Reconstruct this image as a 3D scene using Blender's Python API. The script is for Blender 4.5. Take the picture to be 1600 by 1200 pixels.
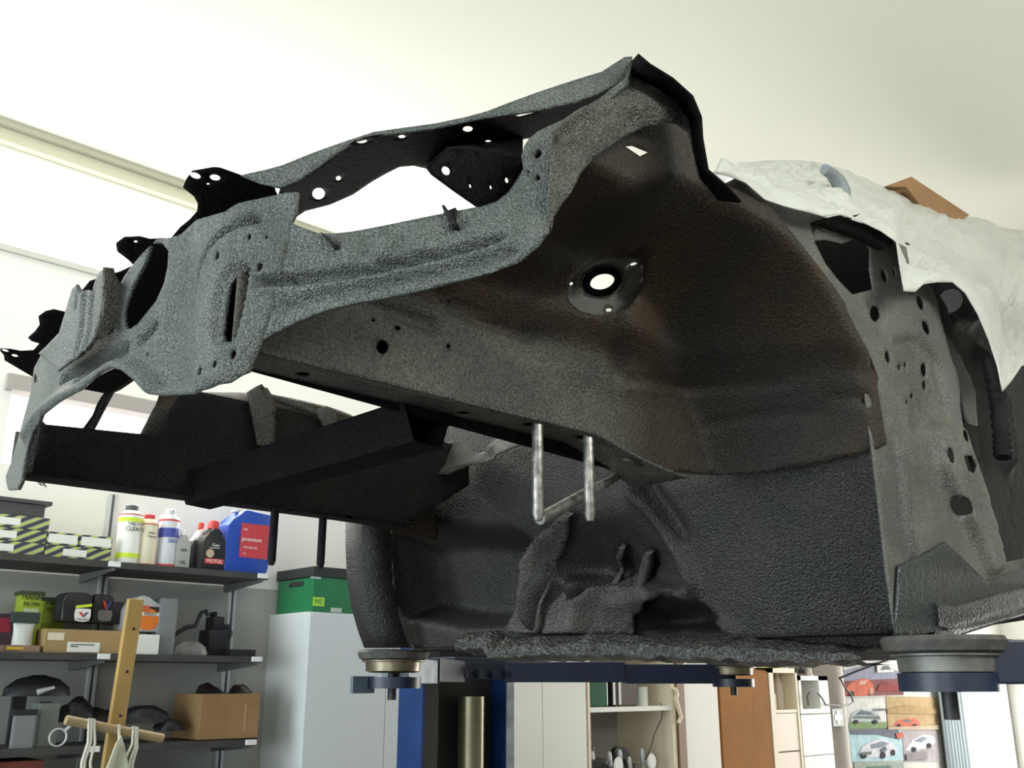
import bpy, bmesh, math, random
import numpy as np
from mathutils import Vector, Matrix
from mathutils.geometry import delaunay_2d_cdt
random.seed(7)
SC = bpy.context.scene
for o in list(bpy.data.objects): bpy.data.objects.remove(o)
COL = SC.collection

# ---------------------------------------------------------------- camera
ZO = 1.84                                   # height of the car's datum above the floor
CAM = np.array([-.489, -1.552, 1.6495]); YAW = math.radians(46.806); PIT = math.radians(16.9); FPX = 1539.2
FW = np.array([math.cos(YAW)*math.cos(PIT), math.sin(YAW)*math.cos(PIT), math.sin(PIT)])
RT = np.cross(FW, [0, 0, 1]); RT /= np.linalg.norm(RT); UPV = np.cross(RT, FW)
cd = bpy.data.cameras.new('camera'); cam = bpy.data.objects.new('camera', cd); COL.objects.link(cam)
cd.sensor_fit = 'HORIZONTAL'; cd.sensor_width = 36; cd.lens = 36*FPX/1600; cd.clip_start = .05
cam.matrix_world = Matrix(((RT[0], UPV[0], -FW[0], CAM[0]), (RT[1], UPV[1], -FW[1], CAM[1]), (RT[2], UPV[2], -FW[2], CAM[2]), (0, 0, 0, 1)))
SC.camera = cam

# ---------------------------------------------------------------- world, lights, exposure
vs = SC.view_settings; vs.view_transform = 'Standard'; vs.look = 'None'; vs.gamma = 1; vs.use_curve_mapping = False
vs.exposure = 0.12
w = bpy.data.worlds.new('sky'); SC.world = w; w.use_nodes = True
bg = w.node_tree.nodes['Background']; bg.inputs[0].default_value = (.72, .86, 1, 1); bg.inputs[1].default_value = 2.2

def area(name, loc, target, sx, sy, power, col):
    l = bpy.data.lights.new(name, 'AREA'); l.shape = 'RECTANGLE'; l.size = sx; l.size_y = sy; l.energy = power; l.color = col
    o = bpy.data.objects.new(name, l); COL.objects.link(o); o.location = loc
    o.rotation_euler = (Vector(target)-Vector(loc)).to_track_quat('-Z', 'Y').to_euler(); return o
area('daylight_garage_opening', (-4.3, 1.0, 2.0), (0, .6, 2.0), 3.0, 3.0, 165, (.86, .96, .97))     # open garage door behind the camera
area('fill_light_side', (-4.3, -3.0, 1.7), (1.0, -.6, 2.1), 1.6, 2.2, 40, (.88, .96, .97))          # added fill for the wheel well and pillar, no door known there
area('fill_light_high', (.8, -4.35, 3.35), (.6, 0, 1.9), 4.5, .8, 120, (.97, 1, .93))      # unseen fill added to brighten the rail, apron and pillar
area('daylight_high_window', (1.6, 2.58, 3.62), (1.6, 0, 3.0), 4.2, .42, 34, (1, .98, .92))        # high window band over the shelves
area('daylight_low_window', (1.55, 2.58, 2.66), (1.4, 0, 2.5), 1.7, .3, 26, (1, .99, .94))
area('daylight_end_window', (10.2, .6, 1.5), (5, .3, 1.6), 3.2, 2.2, 230, (1, .97, .93))            # bright opening at the end of the hall

# ---------------------------------------------------------------- materials
MATS = {}
def mat(name, col, rough=.5, metal=0, noise=0, nscale=12, bump=0, bscale=60, emit=None, estr=1, trans=0, alpha=1, spec=.5, col2=None):
    if name in MATS: return MATS[name]
    m = bpy.data.materials.new(name); m.use_nodes = True; nt = m.node_tree; b = nt.nodes['Principled BSDF']
    b.inputs['Base Color'].default_value = (*col, 1); b.inputs['Roughness'].default_value = rough; b.inputs['Metallic'].default_value = metal
    b.inputs['Specular IOR Level'].default_value = spec
    tc = nt.nodes.new('ShaderNodeTexCoord')
    if noise or col2:
        n = nt.nodes.new('ShaderNodeTexNoise'); n.inputs['Scale'].default_value = nscale; n.inputs['Detail'].default_value = 6
        r = nt.nodes.new('ShaderNodeValToRGB'); c2 = col2 or tuple(max(0, c*(1-noise)) for c in col)
        r.color_ramp.elements[0].position = .36; r.color_ramp.elements[1].position = .66
        r.color_ramp.elements[0].color = (*c2, 1); r.color_ramp.elements[1].color = (*col, 1)
        nt.links.new(tc.outputs['Object'], n.inputs['Vector']); nt.links.new(n.outputs['Fac'], r.inputs[0]); nt.links.new(r.outputs[0], b.inputs['Base Color'])
    if bump:
        n2 = nt.nodes.new('ShaderNodeTexNoise'); n2.inputs['Scale'].default_value = bscale; n2.inputs['Detail'].default_value = 3
        bp = nt.nodes.new('ShaderNodeBump'); bp.inputs['Strength'].default_value = bump; bp.inputs['Distance'].default_value = .01
        nt.links.new(tc.outputs['Object'], n2.inputs['Vector']); nt.links.new(n2.outputs['Fac'], bp.inputs['Height']); nt.links.new(bp.outputs[0], b.inputs['Normal'])
    if emit: b.inputs['Emission Color'].default_value = (*emit, 1); b.inputs['Emission Strength'].default_value = estr
    if trans: b.inputs['Transmission Weight'].default_value = trans
    if alpha < 1: b.inputs['Alpha'].default_value = alpha
    MATS[name] = m; return m

def coat(name, col, col2, rough=.42, lump=.9, scale=170, patch=5, dist=.003, grain=.45, region=None):
    """stone-chip underbody coating: dark, lumpy, slightly glossy, with worn patches"""
    m = bpy.data.materials.new(name); m.use_nodes = True; nt = m.node_tree; b = nt.nodes['Principled BSDF']; L = nt.links.new
    tc = nt.nodes.new('ShaderNodeTexCoord')
    n = nt.nodes.new('ShaderNodeTexNoise'); n.inputs['Scale'].default_value = patch; n.inputs['Detail'].default_value = 8; n.inputs['Roughness'].default_value = .65
    r = nt.nodes.new('ShaderNodeValToRGB'); r.color_ramp.elements[0].position = .38; r.color_ramp.elements[1].position = .62
    r.color_ramp.elements[0].color = (*col2, 1); r.color_ramp.elements[1].color = (*col, 1)
    v = nt.nodes.new('ShaderNodeTexVoronoi'); v.inputs['Scale'].default_value = scale; v.feature = 'SMOOTH_F1'; v.inputs['Smoothness'].default_value = .6
    n2 = nt.nodes.new('ShaderNodeTexNoise'); n2.inputs['Scale'].default_value = scale*.55; n2.inputs['Detail'].default_value = 4
    ad = nt.nodes.new('ShaderNodeMath'); ad.operation = 'SUBTRACT'
    bp = nt.nodes.new('ShaderNodeBump'); bp.inputs['Strength'].default_value = lump; bp.inputs['Distance'].default_value = dist
    for x in (n, v, n2): L(tc.outputs['Object'], x.inputs['Vector'])
    L(n.outputs['Fac'], r.inputs[0]); L(r.outputs[0], b.inputs['Base Color'])
    L(n2.outputs['Fac'], ad.inputs[0]); L(v.outputs['Distance'], ad.inputs[1]); L(ad.outputs[0], bp.inputs['Height']); L(bp.outputs[0], b.inputs['Normal'])
    sp = nt.nodes.new('ShaderNodeTexNoise'); sp.inputs['Scale'].default_value = scale*.95; sp.inputs['Detail'].default_value = 3
    sr = nt.nodes.new('ShaderNodeValToRGB'); sr.color_ramp.elements[0].position = .36; sr.color_ramp.elements[1].position = .68
    sr.color_ramp.elements[0].color = (1-grain,)*3+(1,); sr.color_ramp.elements[1].color = (1+grain,)*3+(1,)
    mx = nt.nodes.new('ShaderNodeMix'); mx.data_type = 'RGBA'; mx.blend_type = 'MULTIPLY'; mx.inputs['Factor'].default_value = 1
    L(tc.outputs['Object'], sp.inputs['Vector']); L(sp.outputs['Fac'], sr.inputs[0]); L(r.outputs[0], mx.inputs[6]); L(sr.outputs[0], mx.inputs[7]); L(mx.outputs[2], b.inputs['Base Color'])
    if region:           # a second coating on the rail: low and forward of the wheel well, with a ragged edge
        c3, c4 = region; sx = nt.nodes.new('ShaderNodeSeparateXYZ'); L(tc.outputs['Object'], sx.inputs[0])
        def mth(op, a, b_):
            q = nt.nodes.new('ShaderNodeMath'); q.operation = op
            for i_, z_ in enumerate((a, b_)):
                if isinstance(z_, (int, float)): q.inputs[i_].default_value = z_
                else: L(z_, q.inputs[i_])
            return q.outputs[0]
        wob = mth('MULTIPLY', n.outputs['Fac'], .16)
        fz = mth('MULTIPLY', mth('SUBTRACT', .575, mth('ADD', sx.outputs[2], wob)), 18)
        fx = mth('MULTIPLY', mth('SUBTRACT', -.60, mth('ADD', sx.outputs[0], wob)), 6)
        for q_ in (fz, fx): q_.node.use_clamp = True
        fm = mth('MULTIPLY', fz, fx); r2 = nt.nodes.new('ShaderNodeValToRGB'); r2.color_ramp.elements[0].position = .38; r2.color_ramp.elements[1].position = .62
        r2.color_ramp.elements[0].color = (*c4, 1); r2.color_ramp.elements[1].color = (*c3, 1); L(n.outputs['Fac'], r2.inputs[0])
        m2 = nt.nodes.new('ShaderNodeMix'); m2.data_type = 'RGBA'; L(fm, m2.inputs[0]); L(r.outputs[0], m2.inputs[6]); L(r2.outputs[0], m2.inputs[7]); L(m2.outputs[2], mx.inputs[6])
    mr = nt.nodes.new('ShaderNodeMapRange'); mr.inputs['To Min'].default_value = rough-.12; mr.inputs['To Max'].default_value = rough+.22
    L(n2.outputs['Fac'], mr.inputs['Value']); L(mr.outputs[0], b.inputs['Roughness'])
    MATS[name] = m; return m

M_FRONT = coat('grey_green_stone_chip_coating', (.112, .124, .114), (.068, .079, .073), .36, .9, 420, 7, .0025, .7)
RC = ((.118, .118, .098), (.062, .062, .053)); M_RAIL = coat('worn_rail_coating', *RC, .36, 1.0, 380, 9, .003, .7)
M_UNDER = coat('shade_black_coating', (.006, .006, .007), (.010, .008, .008), .75, .3, 200, 5); M_UNDER.node_tree.nodes['Principled BSDF'].inputs['Specular IOR Level'].default_value = .06  # near-black colour carries the shade of undersides and hollows
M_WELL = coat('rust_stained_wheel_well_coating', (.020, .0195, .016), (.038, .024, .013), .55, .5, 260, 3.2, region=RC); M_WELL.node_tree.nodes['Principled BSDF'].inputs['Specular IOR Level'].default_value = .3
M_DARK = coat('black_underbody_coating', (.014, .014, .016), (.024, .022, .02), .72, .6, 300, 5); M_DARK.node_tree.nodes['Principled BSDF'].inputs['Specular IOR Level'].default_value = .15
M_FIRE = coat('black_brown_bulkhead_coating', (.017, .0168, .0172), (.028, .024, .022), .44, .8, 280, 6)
M_PILL = coat('grey_primer_pillar', (.15, .15, .126), (.075, .078, .068), .5, .5, 330, 4.5)
M_LUMP = coat('thick_lumpy_sealant', (.06, .06, .056), (.035, .034, .032), .32, 1.0, 150, 12, .005)
M_SILL = coat('glossy_black_sill_coating', (.028, .036, .036), (.018, .023, .024), .28, .5, 200, 8)
M_STUD = mat('oily_steel', (.42, .40, .37), .38, .75, noise=.6, nscale=70)
M_WHITEP = mat('white_plaster', (.86, .85, .80), .85, bump=.08, bscale=30)
M_CEIL = mat('ceiling_paint', (.80, .79, .71), .9, bump=.05, bscale=20)
M_GREYWALL = mat('grey_lower_wall', (.44, .44, .40), .8, noise=.12, nscale=3, bump=.05, bscale=40)

# ---------------------------------------------------------------- object helpers
ORG = {}
def tag(o, label=None, cat=None, group=None, kind=None):
    if label: o['label'] = label
    if cat: o['category'] = cat
    if group: o['group'] = group
    if kind: o['kind'] = kind
    return o
def thing(name, loc, label, cat, group=None):
    o = bpy.data.objects.new(name, None); COL.objects.link(o); o.location = loc; o.empty_display_size = .05
    ORG[o.name] = Vector(loc); return tag(o, label, cat, group)
def link(name, me, m, parent=None, local=False):
    """me is in world coordinates (or, with local=True, in its parent's)"""
    o = bpy.data.objects.new(name, me)
    if m is not None:
        for x in (m if isinstance(m, (list, tuple)) else [m]): me.materials.append(x)
    COL.objects.link(o)
    if parent is not None:
        o.parent = parent
        if not local:
            me.transform(Matrix.Translation(-ORG[parent.name])); ORG[o.name] = ORG[parent.name]
        else: ORG[o.name] = Vector((0, 0, 0))
    else:
        if not local and len(me.vertices):        # put the origin at the base centre
            cs = np.array([v.co[:] for v in me.vertices]); c = Vector(((cs[:, 0].min()+cs[:, 0].max())/2, (cs[:, 1].min()+cs[:, 1].max())/2, cs[:, 2].min()))
            me.transform(Matrix.Translation(-c)); o.location = c; ORG[o.name] = c
    return o
def obj(name, bm, m, parent=None, local=False, smooth=False, bevel=0):
    if bevel: bmesh.ops.bevel(bm, geom=[e for e in bm.edges], offset=bevel, segments=2, affect='EDGES', profile=.6)
    bmesh.ops.recalc_face_normals(bm, faces=bm.faces)
    me = bpy.data.meshes.new(name); bm.to_mesh(me); bm.free()
    if smooth:
        for p in me.polygons: p.use_smooth = True
        try: me.set_sharp_from_angle(angle=math.radians(38))
        except Exception: pass
    return link(name, me, m, parent, local)
def box(bm, x0, x1, y0, y1, z0, z1, rot=None):
    vs_ = [Vector((x, y, z)) for x in (x0, x1) for y in (y0, y1) for z in (z0, z1)]
    if rot is not None:
        c = Vector(((x0+x1)/2, (y0+y1)/2, (z0+z1)/2)); vs_ = [c+rot@(p-c) for p in vs_]
    v = [bm.verts.new(p) for p in vs_]
    for f in ((0, 1, 3, 2), (4, 6, 7, 5), (0, 4, 5, 1), (2, 3, 7, 6), (0, 2, 6, 4), (1, 5, 7, 3)): bm.faces.new([v[i] for i in f])
    return v
def BX(*a, **k):
    bm = bmesh.new(); box(bm, *a, **k); return bm
def tube(bm, pts, r, n=10, cap=True):
    pts = [Vector(p) for p in pts]; rings = []
    rs = r if isinstance(r, (list, tuple)) else [r]*len(pts)
    up = None
    for i, p in enumerate(pts):
        d = (pts[min(i+1, len(pts)-1)]-pts[max(i-1, 0)]).normalized()
        if up is None: up = d.orthogonal().normalized()
        a = (up-d*up.dot(d)).normalized(); up = a; b = d.cross(a)
        rings.append([bm.verts.new(p+(a*math.cos(2*math.pi*k/n)+b*math.sin(2*math.pi*k/n))*rs[i]) for k in range(n)])
    for i in range(len(rings)-1):
        for k in range(n): bm.faces.new((rings[i][k], rings[i][(k+1) % n], rings[i+1][(k+1) % n], rings[i+1][k]))
    if cap: bm.faces.new(rings[0][::-1]); bm.faces.new(rings[-1])
def lathe(bm, prof, c, n=24, sx=1, sy=1):
    """prof: (radius, z) list from bottom to top around c"""
    c = Vector(c); rings = []
    for r, z in prof:
        rings.append([bm.verts.new(c+Vector((r*sx*math.cos(2*math.pi*k/n), r*sy*math.sin(2*math.pi*k/n), z))) for k in range(n)])
    for i in range(len(rings)-1):
        for k in range(n): bm.faces.new((rings[i][k], rings[i][(k+1) % n], rings[i+1][(k+1) % n], rings[i+1][k]))
    bm.faces.new(rings[0][::-1]); bm.faces.new(rings[-1])
def prism(bm, pts2, y0, y1):
    """polygon in x-z pushed from y0 to y1"""
    a = [bm.verts.new((x, y0, z)) for x, z in pts2]; b = [bm.verts.new((x, y1, z)) for x, z in pts2]; n = len(a)
    bm.faces.new(a); bm.faces.new(b[::-1])
    for i in range(n): bm.faces.new((a[i], b[i], b[(i+1) % n], a[(i+1) % n]))
def text(name, s, size, m, parent, loc, rot, ext=.0004, local=False):
    cu = bpy.data.curves.new(name, 'FONT'); cu.body = s; cu.size = size; cu.align_x = 'CENTER'; cu.align_y = 'CENTER'; cu.extrude = ext; cu.resolution_u = 2
    t = bpy.data.objects.new(name, cu); COL.objects.link(t)
    dg = bpy.context.evaluated_depsgraph_get(); me = bpy.data.meshes.new_from_object(t.evaluated_get(dg)); bpy.data.objects.remove(t)
    me.transform(Matrix.Translation(Vector(loc)) @ Matrix(rot).to_4x4())
    return link(name, me, m, parent, local)
ROT_BACKWALL = Matrix(((1, 0, 0), (0, 0, -1), (0, 1, 0)))          # text facing -Y, upright

# ---------------------------------------------------------------- rays into the place
def ray(x, y): return FW+RT*((x-800)/FPX)-UPV*((y-600)/FPX)
def at_y(x, y, Y): d = ray(x, y); return CAM+d*((Y-CAM[1])/d[1])
def at_x(x, y, X): d = ray(x, y); return CAM+d*((X-CAM[0])/d[0])
def at_z(x, y, Z): d = ray(x, y); return CAM+d*((Z-CAM[2])/d[2])
def P(u, v, w): return Vector((u, -v, w+ZO))

class Chart:
    """a height field in car coordinates: u rearward, v to the car's left, w up"""
    def __init__(s, k, f): s.k, s.f = k, f
    def g(s, p):
        u, v, w = p[..., 0], -p[..., 1], p[..., 2]-ZO
        return {'u': lambda: u-s.f(v, w), 'v': lambda: s.f(u, w)-v, 'w': lambda: w-s.f(u, v)}[s.k]()
    def hit(s, x, y):
        d = ray(x, y); ts = np.linspace(.25, 6.5, 2500); g = s.g(CAM+d[None, :]*ts[:, None])
        k = np.where((g[:-1] < 0) & (g[1:] >= 0))[0]
        if len(k) == 0: k = [int(np.argmin(abs(g)))-1]; print('no hit', s.k, x, y)
        k = max(k[0], 0); a = g[k]/(g[k]-g[k+1]) if g[k] != g[k+1] else 0; p = CAM+d*(ts[k]+a*(ts[k+1]-ts[k]))
        u, v, w = p[0], -p[1], p[2]-ZO
        return {'u': (v, w), 'v': (u, w), 'w': (u, v)}[s.k]
    def pt(s, a, b, h=0):
        if s.k == 'u': return np.stack([s.f(a, b)-h, -a, b+ZO], -1)
        if s.k == 'v': return np.stack([a, -(s.f(a, b)+h), b+ZO], -1)
        return np.stack([a, -b, s.f(a, b)-h+ZO], -1)
def const(c): return lambda a, b: np.zeros_like(np.asarray(a, float)+np.asarray(b, float))+c
def inpoly(q, poly):
    poly = np.asarray(poly); x, y = q[:, 0], q[:, 1]; ins = np.zeros(len(q), bool); n = len(poly)
    for i in range(n):
        x0, y0 = poly[i]; x1, y1 = poly[(i+1) % n]
        if y0 == y1: continue
        ins ^= ((y0 > y) != (y1 > y)) & (x < (x1-x0)*(y-y0)/(y1-y0)+x0)
    return ins
def dist(q, line, closed=False):
    L = [np.asarray(p) for p in line]
    if closed: L = L+[L[0]]
    best = np.full(len(q), 1e9)
    for a, b in zip(L[:-1], L[1:]):
        ab = b-a; t = np.clip(((q-a)@ab)/max(ab@ab, 1e-12), 0, 1); best = np.minimum(best, np.linalg.norm(q-a-t[:, None]*ab, axis=1))
    return best
def ell(cx, cy, rx, ry, rot=0, n=14):
    c, s = math.cos(math.radians(rot)), math.sin(math.radians(rot))
    return [(cx+rx*math.cos(t)*c-ry*math.sin(t)*s, cy+rx*math.cos(t)*s+ry*math.sin(t)*c) for t in [2*math.pi*k/n for k in range(n)]]
def relief(ch, q, rel):
    h = np.zeros(len(q))
    for r in rel:
        pts = [ch.hit(*p) for p in r[1]]
        if r[0] == 'line': h += r[3]*np.exp(-(dist(q, pts)/r[2])**2)
        if r[0] == 'slot': h += r[3]*np.exp(-(dist(q, pts)/r[2])**4)
        if r[0] == 'step': h += r[3]*np.where(inpoly(q, pts), np.clip(dist(q, pts, True)/r[2], 0, 1), 0)
    return h
def sheet(name, ch, outline, m, parent, holes=(), rel=(), step=.012, thick=.003, params=False, mirror=False, hole_params=(), both=False, mm=None):
    out = list(outline) if params else [ch.hit(*p) for p in outline]
    hs = [[ch.hit(*p) for p in h] for h in holes]+[list(h) for h in hole_params]
    verts, edges = [], []
    for loop in [out]+hs:
        st = len(verts); n = len(loop); ss = step if loop is out else step*.6
        for i in range(n):
            a = np.array(loop[i]); b = np.array(loop[(i+1) % n]); k = max(1, int(np.linalg.norm(b-a)/ss))
            for j in range(k): verts.append(tuple(a+(b-a)*j/k))
        for i in range(st, len(verts)): edges.append((i, i+1 if i+1 < len(verts) else st))
    o = np.array(out); lo, hi = o.min(0), o.max(0)
    gx, gy = np.meshgrid(np.arange(lo[0], hi[0], step), np.arange(lo[1], hi[1], step*.9)); gx = gx+(np.arange(gx.shape[0]) % 2)[:, None]*step*.5
    q = np.stack([gx.ravel(), gy.ravel()], 1); q = q[inpoly(q, out)]
    for loop in [out]+hs:
        if len(q): q = q[dist(q, loop, True) > step*.45]
    for h in hs:
        if len(q): q = q[~inpoly(q, h)]
    verts += [tuple(p) for p in q]
    vo, eo, fo, *_ = delaunay_2d_cdt([Vector(p) for p in verts], edges, [], 0, 1e-7)
    vo = np.array([p[:] for p in vo]); tri = np.array([f[:] for f in fo if len(f) == 3]); cen = vo[tri].mean(1)
    keep = inpoly(cen, out)
    for h in hs: keep &= ~inpoly(cen, h)
    tri = tri[keep]
    P3 = ch.pt(vo[:, 0], vo[:, 1], relief(ch, vo, rel) if rel else 0)
    # outward side: 'u' -> -X, 'v' -> -Y, 'w' -> -Z
    ax = {'u': 0, 'v': 1, 'w': 2}[ch.k]
    a, b, c = P3[tri[:, 0]], P3[tri[:, 1]], P3[tri[:, 2]]; nn = np.cross(b-a, c-a)[:, ax] > 0
    tri[nn] = tri[nn][:, ::-1]
    res = []
    for side in ((1, -1) if both else ((-1,) if mirror else (1,))):
        Q = P3.copy(); T = tri.copy()
        if side < 0: Q[:, 1] *= -1; Q[:, 2] -= .05 if both else 0; T = T[:, ::-1]
        me = bpy.data.meshes.new(name); me.from_pydata(Q.tolist(), [], T.tolist()); me.update()
        for p in me.polygons: p.use_smooth = True
        ob = link(name, me, (mm or m) if side < 0 else m, parent)
        sm = ob.modifiers.new('thickness', 'SOLIDIFY'); sm.thickness = thick; sm.offset = -1; sm.use_rim = True
        res.append(ob)
    return res[0] if len(res) == 1 else res
def strip(name, rows, m, parent, thick=.003, smooth=True, mirror=False):
    """rows of world points, all the same length"""
    n = len(rows[0]); pts = [tuple(p) for r in rows for p in r]
    if mirror: pts = [(x, -y, z) for x, y, z in pts]
    f = [(i*n+j, i*n+j+1, (i+1)*n+j+1, (i+1)*n+j) for i in range(len(rows)-1) for j in range(n-1)]
    me = bpy.data.meshes.new(name); me.from_pydata(pts, [], f); me.update()
    for p in me.polygons: p.use_smooth = smooth
    ob = link(name, me, m, parent)
    if thick: sm = ob.modifiers.new('thickness', 'SOLIDIFY'); sm.thickness = thick; sm.offset = 0
    return ob

# ================================================================ THE SETTING
WY, CZ = 2.65, 3.92
def struct(name, bm, m): return tag(obj(name, bm, m), kind='structure')
struct('floor', BX(-4.5, 10.6, -4.5, WY+.2, -.1, 0), mat('concrete_floor', (.10, .095, .088), .6, noise=.3, nscale=4))
struct('ceiling', BX(-4.5, 10.6, -4.5, WY+.2, CZ, CZ+.1), M_CEIL)
# back wall with the two window openings (x .45..3.4 z 3.40..3.82 ; x .645..2.4 z 2.49..2.84)
bm = bmesh.new()
for a in ((-4.5, 10.6, 1.96, 2.49), (-4.5, 10.6, 2.845, 3.39), (-4.5, 10.6, 3.83, CZ), (-4.5, .66, 2.49, 2.845), (2.4, 10.6, 2.49, 2.845), (-4.5, -.6, 3.39, 3.83), (3.6, 10.6, 3.39, 3.83)): box(bm, a[0], a[1], WY, WY+.2, a[2], a[3])
struct('wall_back', bm, M_WHITEP)
struct('trim_1', BX(-4.5, 10.6, WY-.004, WY+.1, 0, 2.07), M_GREYWALL)            # grey lower part of the back wall
struct('trim_2', BX(-4.5, 10.6, WY-.05, WY, 3.845, 3.90), mat('cornice_paint', (.62, .60, .46), .7))
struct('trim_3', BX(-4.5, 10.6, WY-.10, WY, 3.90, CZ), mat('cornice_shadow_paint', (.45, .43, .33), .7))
pane = mat('bright_daylight_pane', (.9, .9, .9), .3, emit=(1, .99, .95), estr=2.2)
t = struct('window_1', BX(.66, 2.4, WY+.06, WY+.08, 2.49, 2.845), pane)
t = struct('window_2', BX(-.6, 3.6, WY+.06, WY+.08, 3.39, 3.83), pane)
struct('trim_4', BX(.63, 2.44, WY-.03, WY+.06, 2.79, 2.855), mat('grey_window_frame', (.40, .36, .34), .6))
struct('trim_5', BX(-.65, 3.65, WY-.02, WY+.04, 3.375, 3.40), mat('grey_sill', (.55, .55, .50), .6))
bm = bmesh.new(); box(bm, 10.4, 10.6, -4.5, -1.0, 0, CZ); box(bm, 10.4, 10.6, 2.2, WY+.2, 0, CZ); box(bm, 10.4, 10.6, -1.0, 2.2, 2.7, CZ)
struct('wall_right', bm, M_WHITEP)
struct('window_3', BX(10.45, 10.47, -1.0, 2.2, 0.02, 2.7), pane)
bm = bmesh.new(); box(bm, -4.6, -4.45, -4.5, -3.8, 0, CZ); box(bm, -4.6, -4.45, -2.2, -.6, 0, CZ); box(bm, -4.6, -4.45, -3.8, -2.2, 2.9, CZ); box(bm, -4.6, -4.45, 2.55, WY+.2, 0, CZ); box(bm, -4.6, -4.45, -.6, 2.55, 3.6, CZ)
struct('wall_left', bm, M_WHITEP)
struct('wall_front', BX(-4.6, 10.6, -4.7, -4.5, 0, CZ), mat('front_wall_paint', (.42, .41, .37), .85))

# ================================================================ THE CAR BODY
CAR = thing('car_body_shell', (1.6, 0, ZO-.11), 'stripped car body shell with black coated front end raised on the lift', 'car')
def Sn(v, w):
    v = np.asarray(v, float); w = np.asarray(w, float); a = abs(v); c = np.minimum(a, .55)
    u = .02+.045*np.minimum(c, np.where(v < 0, .55, .42))**2/.42**2
    k = np.where(v > .42, a-.42, 0)
    return u+.66*k+k/.36*.5*np.maximum(0, w-.34)
def Sf(v, w):                      # mirrored use: only the near (v>0) side is evaluated
    return Sn(abs(np.asarray(v, float)), w)
CH_S = Chart('u', Sn)
REL_FRONT = [
    ('slot', [(385, 343), (367, 353), (344, 369), (329, 387), (321, 405), (313, 424), (308, 450)], .0075, -.026),
    ('step', [(385, 343), (344, 369), (325, 395), (313, 424), (308, 460), (306, 520), (303, 612), (345, 604), (385, 588), (402, 550), (440, 500), (452, 440), (452, 380), (420, 345)], .012, .008),
    ('slot', [(412, 443), (460, 437), (510, 431), (560, 425), (640, 408), (720, 390), (776, 372)], .0072, -.030),
    ('line', [(415, 455), (470, 449), (560, 437), (640, 421), (720, 403), (790, 380)], .008, .007),
    ('slot', [(440, 480), (490, 464), (560, 450), (637, 435), (724, 416), (799, 390)], .005, -.014),
    ('line', [(545, 398), (548, 378)], .010, .008), ('line', [(600, 392), (603, 372)], .010, .007), ('line', [(655, 382), (660, 362)], .010, .007),
    ('line', [(572, 398), (575, 375)], .006, -.006), ('line', [(630, 388), (633, 366)], .006, -.006),
    ('line', [(700, 372), (712, 352), (722, 345)], .008, -.007), ('line', [(812, 330), (850, 315)], .006, -.006),
    ('line', [(858, 356), (840, 382), (800, 412), (760, 428), (690, 447)], .006, .006),
    ('slot', [(97, 593), (130, 575), (165, 556), (197, 541)], .007, -.022), ('slot', [(216, 534), (230, 522), (241, 509)], .006, -.020),
    ('line', [(238, 612), (221, 591), (201, 575), (180, 572), (160, 584), (130, 606), (95, 622), (62, 648), (42, 680)], .012, .012),
    ('line', [(252, 596), (236, 572), (208, 556), (180, 556), (150, 574), (120, 594)], .007, -.006),
    ('step', [(262, 345), (305, 345), (316, 430), (306, 520), (300, 610), (244, 612), (238, 560), (258, 470), (268, 410)], .03, -.010),
    ('step', [(398, 408), (396, 440), (391, 470), (384, 500), (377, 526), (369, 540), (352, 543), (338, 538), (335, 522), (337, 494), (341, 458), (347, 436), (358, 424), (376, 412)], .006, -.012),
    ('line', [(395, 345), (412, 337), (440, 332)], .008, -.008),
]
SLOT = [(392, 418), (390, 437), (386, 460), (380, 494), (373, 520), (367, 530), (354, 533), (346, 531), (344, 522), (346, 494), (350, 462), (354, 444), (360, 436), (375, 426), (386, 420)]
KIDNEY = [(224, 414), (214, 432), (202, 456), (193, 484), (193, 503), (197, 515), (205, 513), (216, 505), (231, 486), (244, 470), (256, 443), (262, 415), (263, 392), (252, 379), (236, 380)]
NOSE = [(455, 348), (449, 400), (442, 450), (428, 500), (412, 532), (401, 555), (390, 581), (375, 590), (359, 599), (330, 607), (302, 615), (241, 618),
        (221, 597), (201, 581), (184, 576), (170, 582), (150, 598), (132, 613), (95, 632), (69, 652), (52, 676), (42, 700), (36, 732), (33, 752), (27, 765), (13, 766), (9, 744), (16, 727), (28, 686), (38, 648), (48, 612), (53, 575), (71, 543), (95, 521), (120, 500), (160, 480), (187, 446), (195, 430), (207, 414),
        (222, 396), (245, 374), (266, 371), (281, 361), (308, 343), (350, 331), (397, 312), (447, 301), (466, 300), (462, 330)]
BOLT = [ell(348, 402, 3, 7, 12), ell(398, 373, 3, 5, 12), ell(424, 373, 2, 4, 12), ell(414, 420, 4.5, 7, 20), ell(373, 556, 4.5, 8, 15), ell(344, 571, 3.5, 6, 15), ell(321, 582, 3.5, 7, 15), ell(230, 554, 2, 3), ell(55, 592, 2.5, 7)]
sheet('front_panel', CH_S, NOSE, M_FRONT, CAR, holes=[SLOT, KIDNEY]+BOLT, rel=REL_FRONT, step=.0052, thick=.006)
LAMP = [(455, 348), (474, 356), (497, 364), (520, 365), (549, 362), (601, 352), (659, 340), (747, 323), (775, 315), (794, 300), (807, 281), (817, 265), (815, 242), (820, 226), (827, 216), (840, 205), (895, 180), (940, 151), (976, 122), (988, 96),
        (982, 130), (940, 165), (900, 190), (872, 203), (866, 230), (864, 268), (858, 313), (862, 336), (861, 362), (846, 385), (814, 411), (769, 429), (700, 443), (640, 458), (555, 474), (510, 484), (465, 502), (428, 521), (412, 532), (428, 500), (442, 450), (449, 400)]
HOLE_L = [ell(841, 240, 5, 8, 25), ell(826, 268, 2, 2.5), ell(841, 277, 4, 5)]
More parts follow.
